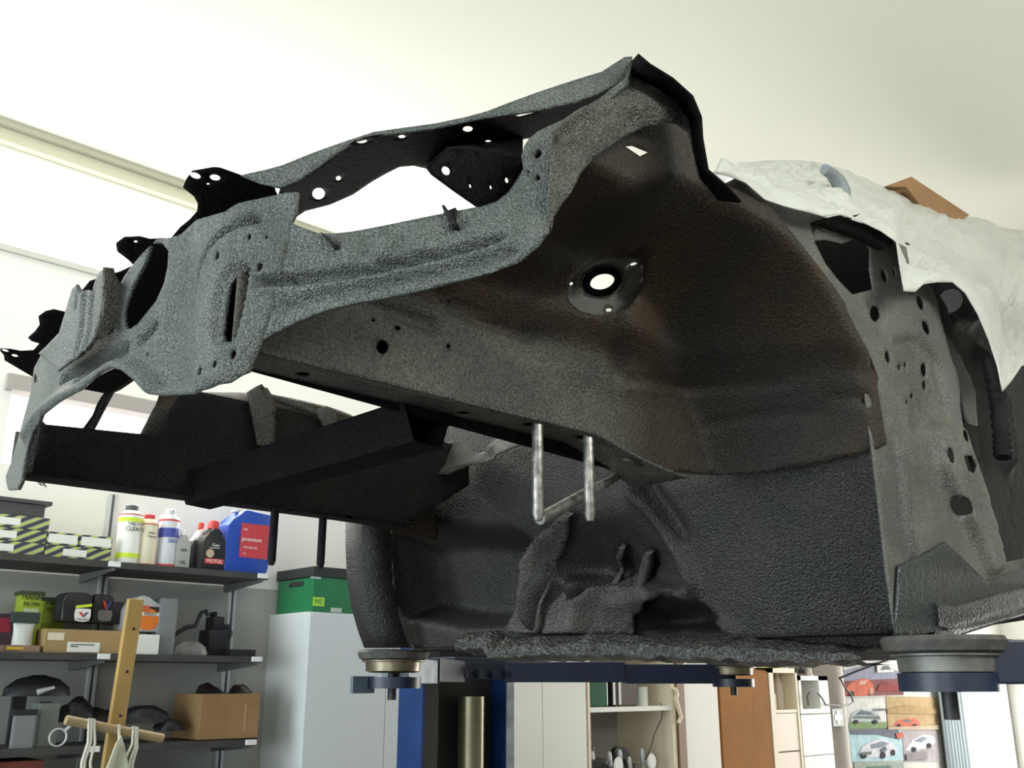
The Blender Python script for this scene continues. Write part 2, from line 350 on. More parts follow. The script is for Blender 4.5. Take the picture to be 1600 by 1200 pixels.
hl = sheet('headlamp_panel', CH_S, LAMP, M_FRONT, CAR, holes=HOLE_L, rel=REL_FRONT, step=.0055, thick=.005, both=True, mm=M_UNDER)  # far copy is near-black: its backlit shade is put into the colour
# grille post: a folded box standing in front of the nose
CH_P = Chart('u', lambda v, w: Sn(v, w)-.028)
GP = [(60, 552), (72, 541), (92, 520), (101, 490), (112, 452), (120, 444), (123, 459), (130, 454), (144, 454), (150, 434), (156, 424), (165, 418), (163, 470), (158, 500), (148, 530), (118, 558), (90, 580)]
sheet('grille_post', CH_P, GP, M_FRONT, CAR, rel=[('line', [(131, 460), (126, 520), (118, 550)], .005, -.012), ('line', [(144, 460), (139, 520), (131, 545)], .004, -.008), ('line', [(121, 450), (118, 480)], .003, -.008)], step=.006, thick=.004)
V0 = CH_P.hit(160, 480)[0]
sheet('grille_post_side', Chart('v', lambda u, w: V0-.55*(np.asarray(u, float)+.0)+0*np.asarray(w, float)), [(164, 417), (178, 419), (181, 430), (188, 441), (193, 452), (190, 480), (186, 505), (172, 522), (146, 533), (157, 500), (162, 470)], M_RAIL, CAR, step=.008, thick=.004)
for px in ([(500, 362), (504, 364), (528, 384), (520, 386)], [(690, 321), (694, 320), (716, 350), (706, 350)]):
    sheet('clip_tab', Chart('u', lambda v, w: Sn(v, w)-.012), px, M_DARK, CAR, step=.008, thick=.012)

def onv(p, v): return tuple(at_y(p[0], p[1], -v))
# hood slam panel: lit lip, underside with its shade in the colour, four tabs
sheet('slam_panel_lip', CH_S, [(375, 274), (415, 265), (441, 258), (493, 237), (547, 218), (584, 206), (679, 193), (727, 183), (760, 174), (843, 143), (940, 112), (976, 89), (988, 88), (988, 97), (976, 122), (934, 146), (895, 159), (843, 171), (760, 183), (679, 200), (581, 213), (557, 219), (526, 239), (500, 258), (467, 281), (438, 293), (405, 286)], M_FRONT, CAR, step=.008, thick=.004, both=True)
CH_B = Chart('w', lambda u, v: .452+.452*(np.asarray(u, float)-.03)+0*np.asarray(v, float))
BEAM_HOLES = [ell(565, 221, 9, 4), ell(628, 214, 6, 3), ell(731, 202, 8, 5), ell(498, 303, 10, 9.5), ell(529, 279, 4, 4), ell(698, 266, 8, 7.5, 30), ell(763, 221, 5, 2), [(803, 181), (845, 172), (838, 176), (812, 183)]]
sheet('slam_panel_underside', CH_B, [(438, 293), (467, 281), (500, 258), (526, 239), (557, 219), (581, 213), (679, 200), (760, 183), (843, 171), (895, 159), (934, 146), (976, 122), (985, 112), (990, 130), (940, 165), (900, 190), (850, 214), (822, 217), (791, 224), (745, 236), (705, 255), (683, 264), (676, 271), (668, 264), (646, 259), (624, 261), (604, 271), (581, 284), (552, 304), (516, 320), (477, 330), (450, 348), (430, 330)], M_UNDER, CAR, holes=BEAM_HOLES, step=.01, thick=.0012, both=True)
CH_T = Chart('w', lambda u, v: .435+.075*np.clip(np.asarray(v, float), -.5, .35)+.02*np.clip((np.asarray(v, float)-.28)/.12, 0, 1)+0*np.asarray(u, float))
TF = [(7, 563), (6, 555), (0, 548), (1, 545), (16, 546), (32, 549), (52, 548), (62, 537), (49, 533), (44, 528), (55, 518), (62, 508), (60, 495), (71, 487), (84, 484), (101, 488), (140, 440), (187, 425), (209, 415), (200, 406), (183, 393), (181, 381), (194, 371), (219, 370), (234, 374), (256, 373), (266, 374), (281, 356), (308, 331), (309, 318), (303, 307), (286, 293), (291, 281), (300, 268), (334, 262), (344, 263), (375, 274), (405, 286), (438, 292)]
tf = [CH_T.hit(*p) for p in TF]+[(.10, .445), (.13, .40), (.24, .30), (.26, .0), (.26, -.5), (.12, -.5)]
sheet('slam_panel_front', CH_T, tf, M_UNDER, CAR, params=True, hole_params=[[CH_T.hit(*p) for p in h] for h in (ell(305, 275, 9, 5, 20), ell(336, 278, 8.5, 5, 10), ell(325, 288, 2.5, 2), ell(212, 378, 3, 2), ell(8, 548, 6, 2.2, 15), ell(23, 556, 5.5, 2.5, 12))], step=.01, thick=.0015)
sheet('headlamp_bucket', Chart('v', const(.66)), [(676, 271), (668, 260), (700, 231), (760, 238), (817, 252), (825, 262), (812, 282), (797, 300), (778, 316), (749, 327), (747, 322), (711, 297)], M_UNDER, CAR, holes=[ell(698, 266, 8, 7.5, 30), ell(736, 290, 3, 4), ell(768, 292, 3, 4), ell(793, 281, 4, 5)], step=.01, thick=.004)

eb = [(817, 252), (824, 262), (812, 282), (797, 300), (778, 316), (749, 327)]; el = [(817, 244), (818, 264), (808, 281), (795, 300), (776, 315), (749, 324)]
def onS(p): return tuple(CH_S.pt(*[np.asarray(q) for q in CH_S.hit(*p)]))
sheet('added_hole_backing', Chart('u', lambda v, w: Sn(v, w)+.03), [(826, 222), (852, 226), (850, 262), (848, 290), (826, 286), (818, 262)], M_UNDER, CAR, step=.01, thick=.003)  # black sheet added behind the lamp panel holes to make them dark
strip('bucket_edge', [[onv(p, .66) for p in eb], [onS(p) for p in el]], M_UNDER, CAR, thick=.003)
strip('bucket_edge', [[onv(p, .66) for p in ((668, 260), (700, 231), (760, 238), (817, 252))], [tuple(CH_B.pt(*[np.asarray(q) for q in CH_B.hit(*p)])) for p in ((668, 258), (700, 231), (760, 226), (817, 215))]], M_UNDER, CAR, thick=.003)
# front of the near apron and its top flange
CH_G = Chart('v', const(.775))
GOUT = [(864, 205), (895, 181), (940, 151), (976, 122), (987, 96), (989, 118), (1025, 135), (1054, 154), (1077, 180), (1082, 216), (1088, 248), (1096, 278), (1124, 312), (1110, 302), (1092, 268), (1085, 232), (1078, 206), (1062, 194), (1040, 192), (1010, 197), (990, 206), (962, 222), (930, 244), (908, 270), (893, 300), (880, 316), (866, 338), (862, 362), (856, 313), (862, 268)]
sheet('apron_front', CH_G, GOUT, M_RAIL, CAR, holes=[ell(877, 218, 3.5, 4.5, 20), ell(975, 197, 3, 5)], rel=[('line', [(905, 215), (930, 190), (960, 180), (985, 190)], .008, -.010), ('line', [(880, 230), (892, 205), (920, 185)], .012, -.016), ('step', [(900, 190), (985, 125), (1050, 165), (1070, 190), (1010, 195), (960, 215), (920, 245)], .04, .02)], step=.008, thick=.004, both=False)
fi = [(988, 96), (990, 118), (1025, 135), (1054, 154), (1077, 180), (1082, 216), (1088, 248), (1096, 278), (1124, 312)]
fo = [(996, 85), (1015, 101), (1051, 123), (1082, 151), (1095, 183), (1097, 216), (1106, 268), (1132, 288), (1158, 316)]
strip('apron_flange', [[onv(p, .776) for p in fi], [onv(((a[0]+b[0])/2, (a[1]+b[1])/2), .80) for a, b in zip(fi, fo)], [onv(p, .825) for p in fo]], M_UNDER, CAR, thick=.004)  # the flange's shade is painted in as black

# near wheel well: rail side, apron, strut tower and arch in one pressed surface
def vin(u, w):
    u = np.asarray(u, float); w = np.asarray(w, float)
    du, dw = u-.77, w-.13; r = np.sqrt(du**2+dw**2)
    th = np.clip((r-.34)/.12, 0, 1); fl = th**2*(3-2*th)*.5+th*.5
    front = 1-np.clip((.66-u)/.12, 0, 1)*np.clip((.50-w)/.08, 0, 1)      # no wall ahead of the wheel, below the headlamp
    rear_low = np.where(u > .80, np.clip((w-.10)/.05, 0, 1), 1)
    tower = .055*np.exp(-((u-.78)/.14)**2)*np.clip((w-.30)/.10, 0, 1)
    ramp = .03*np.clip((w-.37)/.04, 0, 1)
    return np.minimum(.43+ramp+tower+.29*fl*front*np.maximum(rear_low, .0), .742)
CH_V = Chart('v', vin)
lip = [(1124, 306), (1132, 287), (1152, 277), (1165, 283), (1197, 316), (1222, 344), (1255, 385), (1290, 430), (1320, 472), (1345, 510), (1369, 550), (1390, 588), (1388, 600)]
lp = []
for p in lip: q = at_y(p[0], p[1], -.742); lp.append((q[0], q[2]-ZO))
rail_px = [(430, 562), (600, 600), (700, 625), (855, 660), (930, 672)]
vout = [(.07, .222), (.76, .222), (.86, .20)]+[CH_V.hit(*p_) for p_ in ((968, 718), (1040, 737), (1110, 742), (1180, 740), (1250, 729), (1310, 716), (1386, 694))]
vout += lp[::-1]+[CH_V.hit(*p) for p in [(1092, 262), (1078, 190), (1040, 150), (1000, 128), (960, 162), (905, 195), (872, 225), (862, 320), (800, 372), (740, 392), (600, 432), (500, 455)]]+[(.10, .36), (.07, .33)]
WELL_REL = [('line', [(694, 448), (700, 462), (712, 478), (769, 502), (832, 525)], .008, -.026), ('line', [(575, 470), (626, 489), (682, 508)], .009, -.022), ('line', [(700, 448), (716, 468), (772, 494), (835, 517)], .006, .007),
            ('line', [(550, 480), (556, 560)], .01, -.004), ('line', [(968, 500), (966, 540), (972, 580)], .018, -.02), ('line', [(897, 372), (884, 400), (878, 425)], .007, -.008), ('line', [(985, 592), (1040, 598), (1120, 605), (1220, 600)], .008, -.014), ('line', [(985, 602), (1040, 609), (1120, 616), (1230, 610)], .008, .005),
            ('line', [(1120, 662), (1180, 650), (1250, 645), (1300, 645), (1310, 665), (1308, 690)], .008, -.016), ('line', [(1310, 622), (1360, 626)], .012, -.014), ('line', [(1330, 480), (1360, 540), (1372, 570)], .01, -.016), ('line', [(930, 360), (990, 345), (1050, 352)], .01, .006)]
WELL_H = [ell(598, 542, 10, 11), ell(622, 512, 5, 4), ell(584, 500, 3, 3), ell(701, 541, 3.5, 3.5), [(888, 452), (898, 428), (915, 413), (945, 404), (980, 402), (1000, 405), (1006, 418), (1006, 440), (998, 462), (982, 480), (960, 491), (932, 492), (906, 486), (890, 472)], [(976, 228), (990, 227), (1014, 237), (1000, 244)]]
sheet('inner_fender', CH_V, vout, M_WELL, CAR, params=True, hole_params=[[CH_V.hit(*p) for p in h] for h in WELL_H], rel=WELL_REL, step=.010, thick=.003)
sheet('added_slot_backing', Chart('u', const(.34)), [(.355, .23), (.398, .23), (.398, .38), (.355, .38)], M_UNDER, CAR, params=True, step=.03)  # black plate added to keep the slot behind the front panel dark
sheet('added_rail_lid', Chart('w', const(.405)), [(.09, .30), (.60, .30), (.60, .40), (.30, .425), (.09, .43)], M_UNDER, CAR, params=True, step=.03)  # lid added to stop light leaking into the rail from above
CH_M = Chart('v', lambda u, w: vin(u, w)-.028)
SM = mat('grey_brown_strut_seat', (.060, .056, .044), .55, noise=.5, nscale=20)
sheet('strut_mount_plate', CH_M, [(868, 455), (885, 420), (910, 400), (945, 390), (990, 388), (1020, 395), (1022, 440), (1010, 475), (985, 497), (955, 508), (910, 502), (874, 480)], SM, CAR, holes=[ell(941, 440, 33, 24, -14), ell(990, 413.5, 6, 3, -15), ell(952, 484, 5.5, 3, -10), ell(893, 444, 3, 3)], step=.01, thick=.003)
CH_R = Chart('v', lambda u, w: vin(u, w)-.055)
def ringpts(ch, e): return [tuple(ch.pt(*[np.asarray(q) for q in ch.hit(*p)])) for p in e+e[:1]]
strip('strut_collar', [ringpts(CH_M, ell(941, 440, 36, 26, -14, 28)), ringpts(CH_R, ell(941, 441, 34, 24, -14, 28)), ringpts(CH_R, ell(941, 440, 19.5, 12.5, -14, 28))], M_UNDER, CAR, thick=.003)
# far inner fender (lower, seen across the engine bay)
CH_VF = Chart('v', vin)
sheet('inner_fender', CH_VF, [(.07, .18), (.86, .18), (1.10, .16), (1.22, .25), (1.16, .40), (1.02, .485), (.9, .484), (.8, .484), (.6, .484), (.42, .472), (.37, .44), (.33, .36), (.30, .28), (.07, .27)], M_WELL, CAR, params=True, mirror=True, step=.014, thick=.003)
# frame rails: bottom and inner wall
CH_RB = Chart('w', lambda u, v: .224-.05*np.clip((np.asarray(u, float)-.76)/.2, 0, 1)+0*np.asarray(v, float))
rb = [(.08, .436), (.3, .436), (.5, .436), (.8, .438), (.88, .445), (.98, .47), (.98, .34), (.88, .35), (.6, .36), (.3, .36), (.10, .36)]
sheet('frame_rail', CH_RB, rb, M_RAIL, CAR, params=True, hole_params=[ell(.63, .405, .016, .016), ell(.757, .405, .016, .016), ell(.50, .385, .012, .012), ell(.2, .39, .011, .011)], step=.012, thick=.003)
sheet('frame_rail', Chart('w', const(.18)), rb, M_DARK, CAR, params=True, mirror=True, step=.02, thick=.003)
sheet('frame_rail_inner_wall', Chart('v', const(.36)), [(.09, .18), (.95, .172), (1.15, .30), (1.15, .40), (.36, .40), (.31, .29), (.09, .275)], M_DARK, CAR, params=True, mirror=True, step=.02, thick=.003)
sheet('frame_rail_inner_wall', Chart('v', const(.36)), [(.10, .224), (.95, .19), (1.15, .30), (1.15, .40), (.072, .41), (.072, .19)], M_UNDER, CAR, params=True, step=.02, thick=.003)
# engine-mount brackets on the far rail
def bracket(px, y, m, th): 
    a = sheet('mount_bracket', Chart('v', const(-y)), px, m, CAR, step=.012, thick=th); return a
bracket([(388, 612), (400, 604), (418, 606), (428, 622), (430, 660), (428, 700), (404, 695), (396, 650)], .33, M_RAIL, .008)
bracket([(494, 640), (510, 634), (524, 640), (528, 670), (512, 676)], .33, M_RAIL, .008)
bracket([(425, 616), (470, 628), (500, 644), (500, 650), (460, 636), (424, 624)], .335, M_RAIL, .006)
# lower radiator crossmember
def W(u, v, w): return P(u, v, w)
hat = [(-.045, .03), (-.03, -.005), (-.02, -.03), (.035, -.034), (.045, -.0), (.06, .028), (.03, .03)]
bm = bmesh.new(); rws = []
for v in np.linspace(.375, -.40, 12):
    rws.append([bm.verts.new(W(.43+a, v, .196+b+(0 if v < .3 else .0))) for a, b in hat])
for i in range(len(rws)-1):
    for j in range(len(hat)): k = (j+1) % len(hat); bm.faces.new((rws[i][j], rws[i][k], rws[i+1][k], rws[i+1][j]))
bm.faces.new(rws[-1])
obj('crossmember', bm, M_UNDER, CAR, smooth=True)
sheet('dangling_tab', Chart('u', const(.16)), [(50, 742), (62, 738), (69, 738), (65, 749), (70, 761), (62, 758), (56, 750)], M_STUD, CAR, step=.01, thick=.004)
sheet('bulkhead_shelf', Chart('u', lambda v, w: 1.02+.35*(np.asarray(w, float)-.2)+0*np.asarray(v, float)), [(596, 735), (640, 728), (676, 706), (700, 690), (716, 689), (734, 706), (752, 704), (775, 686), (795, 668), (822, 664), (838, 674), (832, 688), (795, 702), (748, 722), (705, 741), (650, 746), (612, 742)], M_RAIL, CAR, rel=[('line', [(716, 689), (734, 706), (760, 716)], .02, -.02), ('line', [(640, 740), (690, 738), (740, 722)], .012, .012)], step=.01, thick=.003)
# studs
for k, (u, v, w0, w1) in enumerate(((.632, .42, .23, .062), (.758, .419, .225, .075), (.632, -.422, .19, .06), (.758, -.421, .188, .063))):
    bm = bmesh.new(); tube(bm, [P(u, v, w0), P(u, v, w1+.01), P(u, v, w1)], [.0095, .0095, .006], 12)
    obj('mounting_stud', bm, M_STUD if v > 0 else M_DARK, CAR, smooth=True)
bm = bmesh.new(); a = Vector(at_y(843, 811, -.40)); b = Vector(at_y(972, 741, -.34)); tube(bm, [a, a+(b-a)*.5, b], [.010, .011, .006], 10)
obj('stay_rod', bm, M_STUD, CAR, smooth=True)

# bulkhead, toe boards and tunnel
def fire(v, w):
    v = np.asarray(v, float); w = np.asarray(w, float)
    u = 1.16+.10*np.clip((.20-w)/.30, 0, 1)
    tun = np.exp(-(v/.17)**2)                                 # tunnel mouth runs rearward
    return u+.16*tun*np.clip((.17-w)/.10, 0, 1)+.07*np.clip((v-.45)/.2, 0, 1)
CH_F = Chart('u', fire)
FREL = [('step', [(612, 832), (680, 818), (800, 822), (838, 845), (812, 880), (815, 915), (800, 960), (785, 985), (720, 985), (632, 966), (618, 910)], .05, -.13),
        ('line', [(616, 862), (620, 900), (624, 945)], .010, .02), ('line', [(850, 975), (856, 935), (880, 905), (925, 918)], .03, .05), ('line', [(900, 975), (905, 945), (930, 915), (1000, 916), (1070, 930)], .018, .04),
        ('line', [(962, 858), (952, 905)], .008, .02), ('line', [(1008, 866), (990, 912)], .008, .02), ('line', [(980, 868), (966, 908)], .007, -.02), ('line', [(1026, 872), (1008, 914)], .007, -.02),
        ('step', [(985, 985), (1000, 950), (1040, 930), (1090, 935), (1120, 960), (1135, 990)], .03, -.16), ('line', [(1075, 930), (1110, 962), (1150, 990)], .010, .025),
        ('line', [(985, 742), (992, 775), (1020, 800), (1060, 860), (1085, 915)], .015, .03), ('line', [(1005, 745), (1040, 800), (1060, 830)], .02, -.03),
        ('line', [(740, 880), (720, 840), (600, 815)], .02, .0), ('line', [(830, 960), (845, 900), (870, 860)], .03, .03)]
fout = [(-.765, -.09), (-.70, -.10), (.713, -.13), (.713, .235), (.60, .24), (.45, .25), (.36, .42), (.2, .58), (-.3, .58), (-.5, .5), (-.70, .40), (-.765, .27), (-.775, .1)]
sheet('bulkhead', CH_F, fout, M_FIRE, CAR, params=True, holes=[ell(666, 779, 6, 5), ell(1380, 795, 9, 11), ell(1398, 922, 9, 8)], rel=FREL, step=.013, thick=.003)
M_TUN = coat('lit_brown_tunnel_coating', (.095, .085, .077), (.05, .045, .042), .4, .8, 260, 6)  # lighter brown puts light from below into the tunnel's colour
CH_FT = Chart('u', lambda v, w: fire(v, w)-.035)
sheet('tunnel_flange', CH_FT, [(846, 990), (858, 948), (880, 925), (925, 911), (1000, 915), (1052, 922), (1010, 940), (990, 965), (985, 990)], M_TUN, CAR, rel=[('line', [(900, 985), (905, 945), (930, 922)], .02, .022), ('line', [(960, 940), (1000, 935)], .03, .02), ('slot', [(985, 985), (1000, 950), (1030, 930)], .006, -.012)], step=.008, thick=.02)
sheet('tunnel_flange', CH_FT, [(792, 988), (806, 950), (815, 918), (812, 882), (832, 850), (866, 818), (892, 806), (884, 850), (870, 880), (872, 905), (858, 935), (848, 965), (844, 990)], M_TUN, CAR, rel=[('line', [(815, 930), (826, 880), (850, 840)], .02, .012), ('line', [(845, 985), (852, 945), (875, 900)], .012, .018)], step=.008, thick=.02)
sheet('tunnel_rib', CH_FT, [(952, 914), (962, 870), (968, 856), (975, 858), (970, 880), (964, 914)], M_TUN, CAR, step=.006, thick=.015)
sheet('tunnel_rib', CH_FT, [(990, 916), (1000, 884), (1008, 864), (1016, 866), (1010, 888), (1002, 917)], M_TUN, CAR, step=.006, thick=.015)
# far arch rear edge
eo = [(540, 812), (541, 860), (543, 905), (550, 950), (560, 985), (570, 1012)]
strip('arch_flange', [[tuple(at_y(p[0], p[1], .775)) for p in eo], [tuple(at_y(p[0]+26, p[1], .70)) for p in eo], [tuple(at_y(p[0]+70, p[1], .66)) for p in eo]], M_FIRE, CAR, thick=.004)
# lumpy front lip of the floor
bm = bmesh.new(); rws = []
random.seed(3)
for k in range(61):
    v = .66-1.11*k/60; j = lambda s=.006: random.uniform(-s, s)
    base = -.118-.028*max(0, v/.6) + (.02 if v < -.33 else 0)
    rws.append([bm.verts.new(P(1.19+a+j(), v, base+b*(1-.55*max(0, (v-.45)/.21))+j(.004))) for a, b in ((.10, .035), (.03, .032), (.0, .012), (.0, -.010), (.04, -.020), (.12, -.02))])
for i in range(60):
    for j in range(5): bm.faces.new((rws[i][j], rws[i][j+1], rws[i+1][j+1], rws[i+1][j]))
obj('floor_front_lip', bm, M_LUMP, CAR, smooth=True)
sheet('floor_pan', Chart('w', const(-.105)), [(1.22, -.70), (3.3, -.70), (3.3, .70), (1.22, .70)], M_DARK, CAR, params=True, step=.08, thick=.004)

# door pillar, cowl side, sill, door opening
PILL = [(1180, 300), (1200, 312), (1240, 326), (1290, 340), (1335, 348), (1380, 368), (1416, 386), (1424, 430), (1450, 444), (1457, 449), (1464, 469), (1470, 498), (1478, 527), (1486, 558), (1496, 583), (1500, 610), (1500, 634), (1504, 660), (1510, 696), (1520, 724), (1531, 755), (1542, 796), (1558, 846), (1566, 880), (1600, 872), (1660, 885), (1670, 950), (1600, 958), (1520, 978), (1400, 992), (1385, 890), (1370, 760), (1350, 600), (1290, 460), (1225, 372)]
PH = [[(1272, 376), (1290, 374), (1318, 380), (1336, 373), (1352, 376), (1361, 390), (1360, 420), (1365, 452), (1332, 460), (1312, 440), (1290, 412)],
      ell(1382, 431, 5, 12, -18), ell(1398, 425, 3, 9, -15), ell(1369, 489, 7, 13, -18), ell(1438, 473, 5, 12, -18), ell(1447, 512, 5, 12, -22), ell(1387, 558, 4, 10, -12), ell(1405, 574, 2.5, 5), ell(1452, 576, 4.5, 11, -4), ell(1453, 600, 3, 8, -4), ell(1423, 568, 2, 4), ell(1433, 617, 2.5, 4), ell(1417, 628, 2, 4),
      ell(1495, 683, 4, 11, -16), ell(1471, 714, 5, 13, -15), [(1491, 715), (1504, 714), (1512, 730), (1508, 742), (1498, 738)], ell(1495, 792, 9, 16, -30)]
PREL = [('step', [(1452, 668), (1468, 660), (1498, 664), (1510, 700), (1530, 760), (1556, 850), (1564, 895), (1540, 900), (1520, 850), (1490, 790), (1462, 730)], .012, .02), ('step', [(1392, 525), (1440, 520), (1470, 560), (1490, 650), (1460, 662), (1440, 690), (1418, 668), (1425, 600)], .012, -.012),
        ('line', ell(1371, 485, 12, 20, -18), .006, -.006), ('line', [(1405, 700), (1412, 760), (1418, 830), (1425, 865)], .01, .012)]
sheet('door_pillar', Chart('v', const(.715)), PILL, M_PILL, CAR, holes=PH, rel=PREL, step=.010, thick=.004)
sheet('sill_outer', Chart('v', const(.722)), [(1404, 884), (1440, 868), (1476, 846), (1500, 868), (1540, 908), (1566, 900), (1600, 890), (1670, 902), (1680, 950), (1600, 958), (1520, 980), (1398, 995)], M_SILL, CAR, step=.012, thick=.004)
sheet('cowl_strip', Chart('v', const(.745)), [(1288, 341), (1312, 336), (1362, 355), (1398, 372), (1394, 385), (1360, 368), (1330, 356)], M_DARK, CAR, step=.012, thick=.03)
sheet('pillar_backing', Chart('v', const(.60)), [(1210, 330), (1420, 380), (1480, 480), (1530, 700), (1560, 960), (1360, 960), (1300, 600)], M_DARK, CAR, step=.03, thick=.003)
sheet('door_seal_strip', Chart('v', const(.66)), [(1478, 522), (1488, 535), (1502, 560), (1516, 590), (1524, 612), (1526, 645), (1528, 665), (1512, 660), (1504, 630), (1494, 590), (1484, 555)], M_PILL, CAR, step=.012, thick=.01)
TRIM = mat('dark_interior_trim', (.028, .026, .028), .7, noise=.5, nscale=7, bump=.6, bscale=25)
sheet('interior_trim', Chart('v', const(.50)), [(1440, 430), (1490, 425), (1530, 455), (1600, 500), (1660, 640), (1660, 960), (1530, 980), (1500, 700), (1470, 520)], TRIM, CAR, rel=[('line', [(1478, 470), (1500, 462), (1515, 466)], .02, .03), ('line', [(1480, 500), (1505, 505), (1520, 495)], .02, .03), ('line', [(1530, 560), (1560, 640), (1570, 720)], .03, .04)], step=.02, thick=.004)
for pts, r, m in (([(1548, 560), (1560, 620), (1566, 680), (1568, 720)], .024, TRIM), ([(1485, 470), (1502, 478), (1522, 474)], .03, mat('brown_interior_part', (.05, .038, .034), .6))):
    bm = bmesh.new(); pp = [Vector(at_y(x, y, -.57)) for x, y in pts]; fine = []
    for a, b in zip(pp[:-1], pp[1:]): fine += [a+(b-a)*k/8 for k in range(8)]
    tube(bm, fine, [r*(1+.10*(-1)**k) for k in range(len(fine))], 12); obj('corrugated_duct' if r < .026 else 'dash_end', bm, m, CAR, smooth=True)
# sill
bm = bmesh.new(); rws = []
prof = [(.56, -.085), (.60, -.105), (.66, -.115), (.69, -.115), (.715, -.105), (.728, -.08), (.728, -.05), (.70, -.03), (.62, -.03)]
for k in range(24):
    u = 1.37+1.8*k/23; lift_ = .075*min(1, max(0, k-1)/6)
    rws.append([bm.verts.new(P(u, v, w+lift_)) for v, w in prof])
for i in range(23):
    for j in range(len(prof)-1): bm.faces.new((rws[i][j], rws[i][j+1], rws[i+1][j+1], rws[i+1][j]))
bm.faces.new(rws[0]); bm.faces.new(rws[-1][::-1])
obj('sill', bm, M_SILL, CAR, smooth=True)
bm = bmesh.new(); rws = []
for k in range(24):
    rws.append([bm.verts.new(P(1.47+1.7*k/23, -v, w)) for v, w in prof])
for i in range(23):
    for j in range(len(prof)-1): bm.faces.new((rws[i][j], rws[i][j+1], rws[i+1][j+1], rws[i+1][j]))
bm.faces.new(rws[0]); bm.faces.new(rws[-1][::-1])
obj('sill', bm, M_SILL, CAR, smooth=True)

#@@PART2
# ================================================================ THE LIFT
M_BLUE = mat('blue_lift_paint', (.012, .045, .17), .45, noise=.3, nscale=9)
M_NAVY = mat('navy_lift_paint', (.010, .018, .045), .4, noise=.3, nscale=9)
M_GALV = mat('galvanised_arm_steel', (.42, .48, .52), .42, .3, noise=.35, nscale=18)
M_BRASS = mat('worn_steel_pad', (.26, .22, .15), .38, .7, noise=.5, nscale=25)
M_RUB = mat('scuffed_rubber', (.10, .095, .085), .7, noise=.5, nscale=30, bump=.3, bscale=80)
M_BLACK = mat('black_plastic', (.012, .012, .013), .5)
M_CYL = mat('olive_cylinder_steel', (.30, .27, .17), .35, .6, noise=.3, nscale=6)
def bar(bm, a, b, wd, z0, z1):
    a, b = Vector((a[0], a[1], 0)), Vector((b[0], b[1], 0)); d = (b-a).normalized(); n = Vector((-d.y, d.x, 0))*wd/2
    v = [bm.verts.new(Vector((p.x, p.y, z))) for z in (z0, z1) for p in (a+n, b+n, b-n, a-n)]
    for f in ((0, 1, 2, 3), (4, 7, 6, 5), (0, 4, 5, 1), (1, 5, 6, 2), (2, 6, 7, 3), (3, 7, 4, 0)): bm.faces.new([v[i] for i in f])
def pad(parent, c, zt, scale=1):
    """rubber pad, steel cup and screw under the sill; zt = top"""
    x, y = c
    bm = bmesh.new(); lathe(bm, [(.080, -.030), (.096, -.024), (.102, -.008), (.098, 0)], (x, y, zt), 28); p = obj('lift_pad', bm, M_RUB, parent, smooth=True)
    ORG[p.name] = ORG[parent.name]
    bm = bmesh.new(); lathe(bm, [(.064, -.062), (.076, -.058), (.078, -.034), (.088, -.032), (.088, -.029)], (x, y, zt), 28); obj('pad_cup', bm, M_BRASS if scale > 0 else mat('grey_steel_cup', (.20, .20, .18), .5, .5, noise=.4, nscale=25), p, smooth=True)
    bm = bmesh.new(); lathe(bm, [(.013, -.135), (.013, -.062)], (x, y, zt), 14); obj('pad_screw', bm, M_BLACK, p, smooth=True)
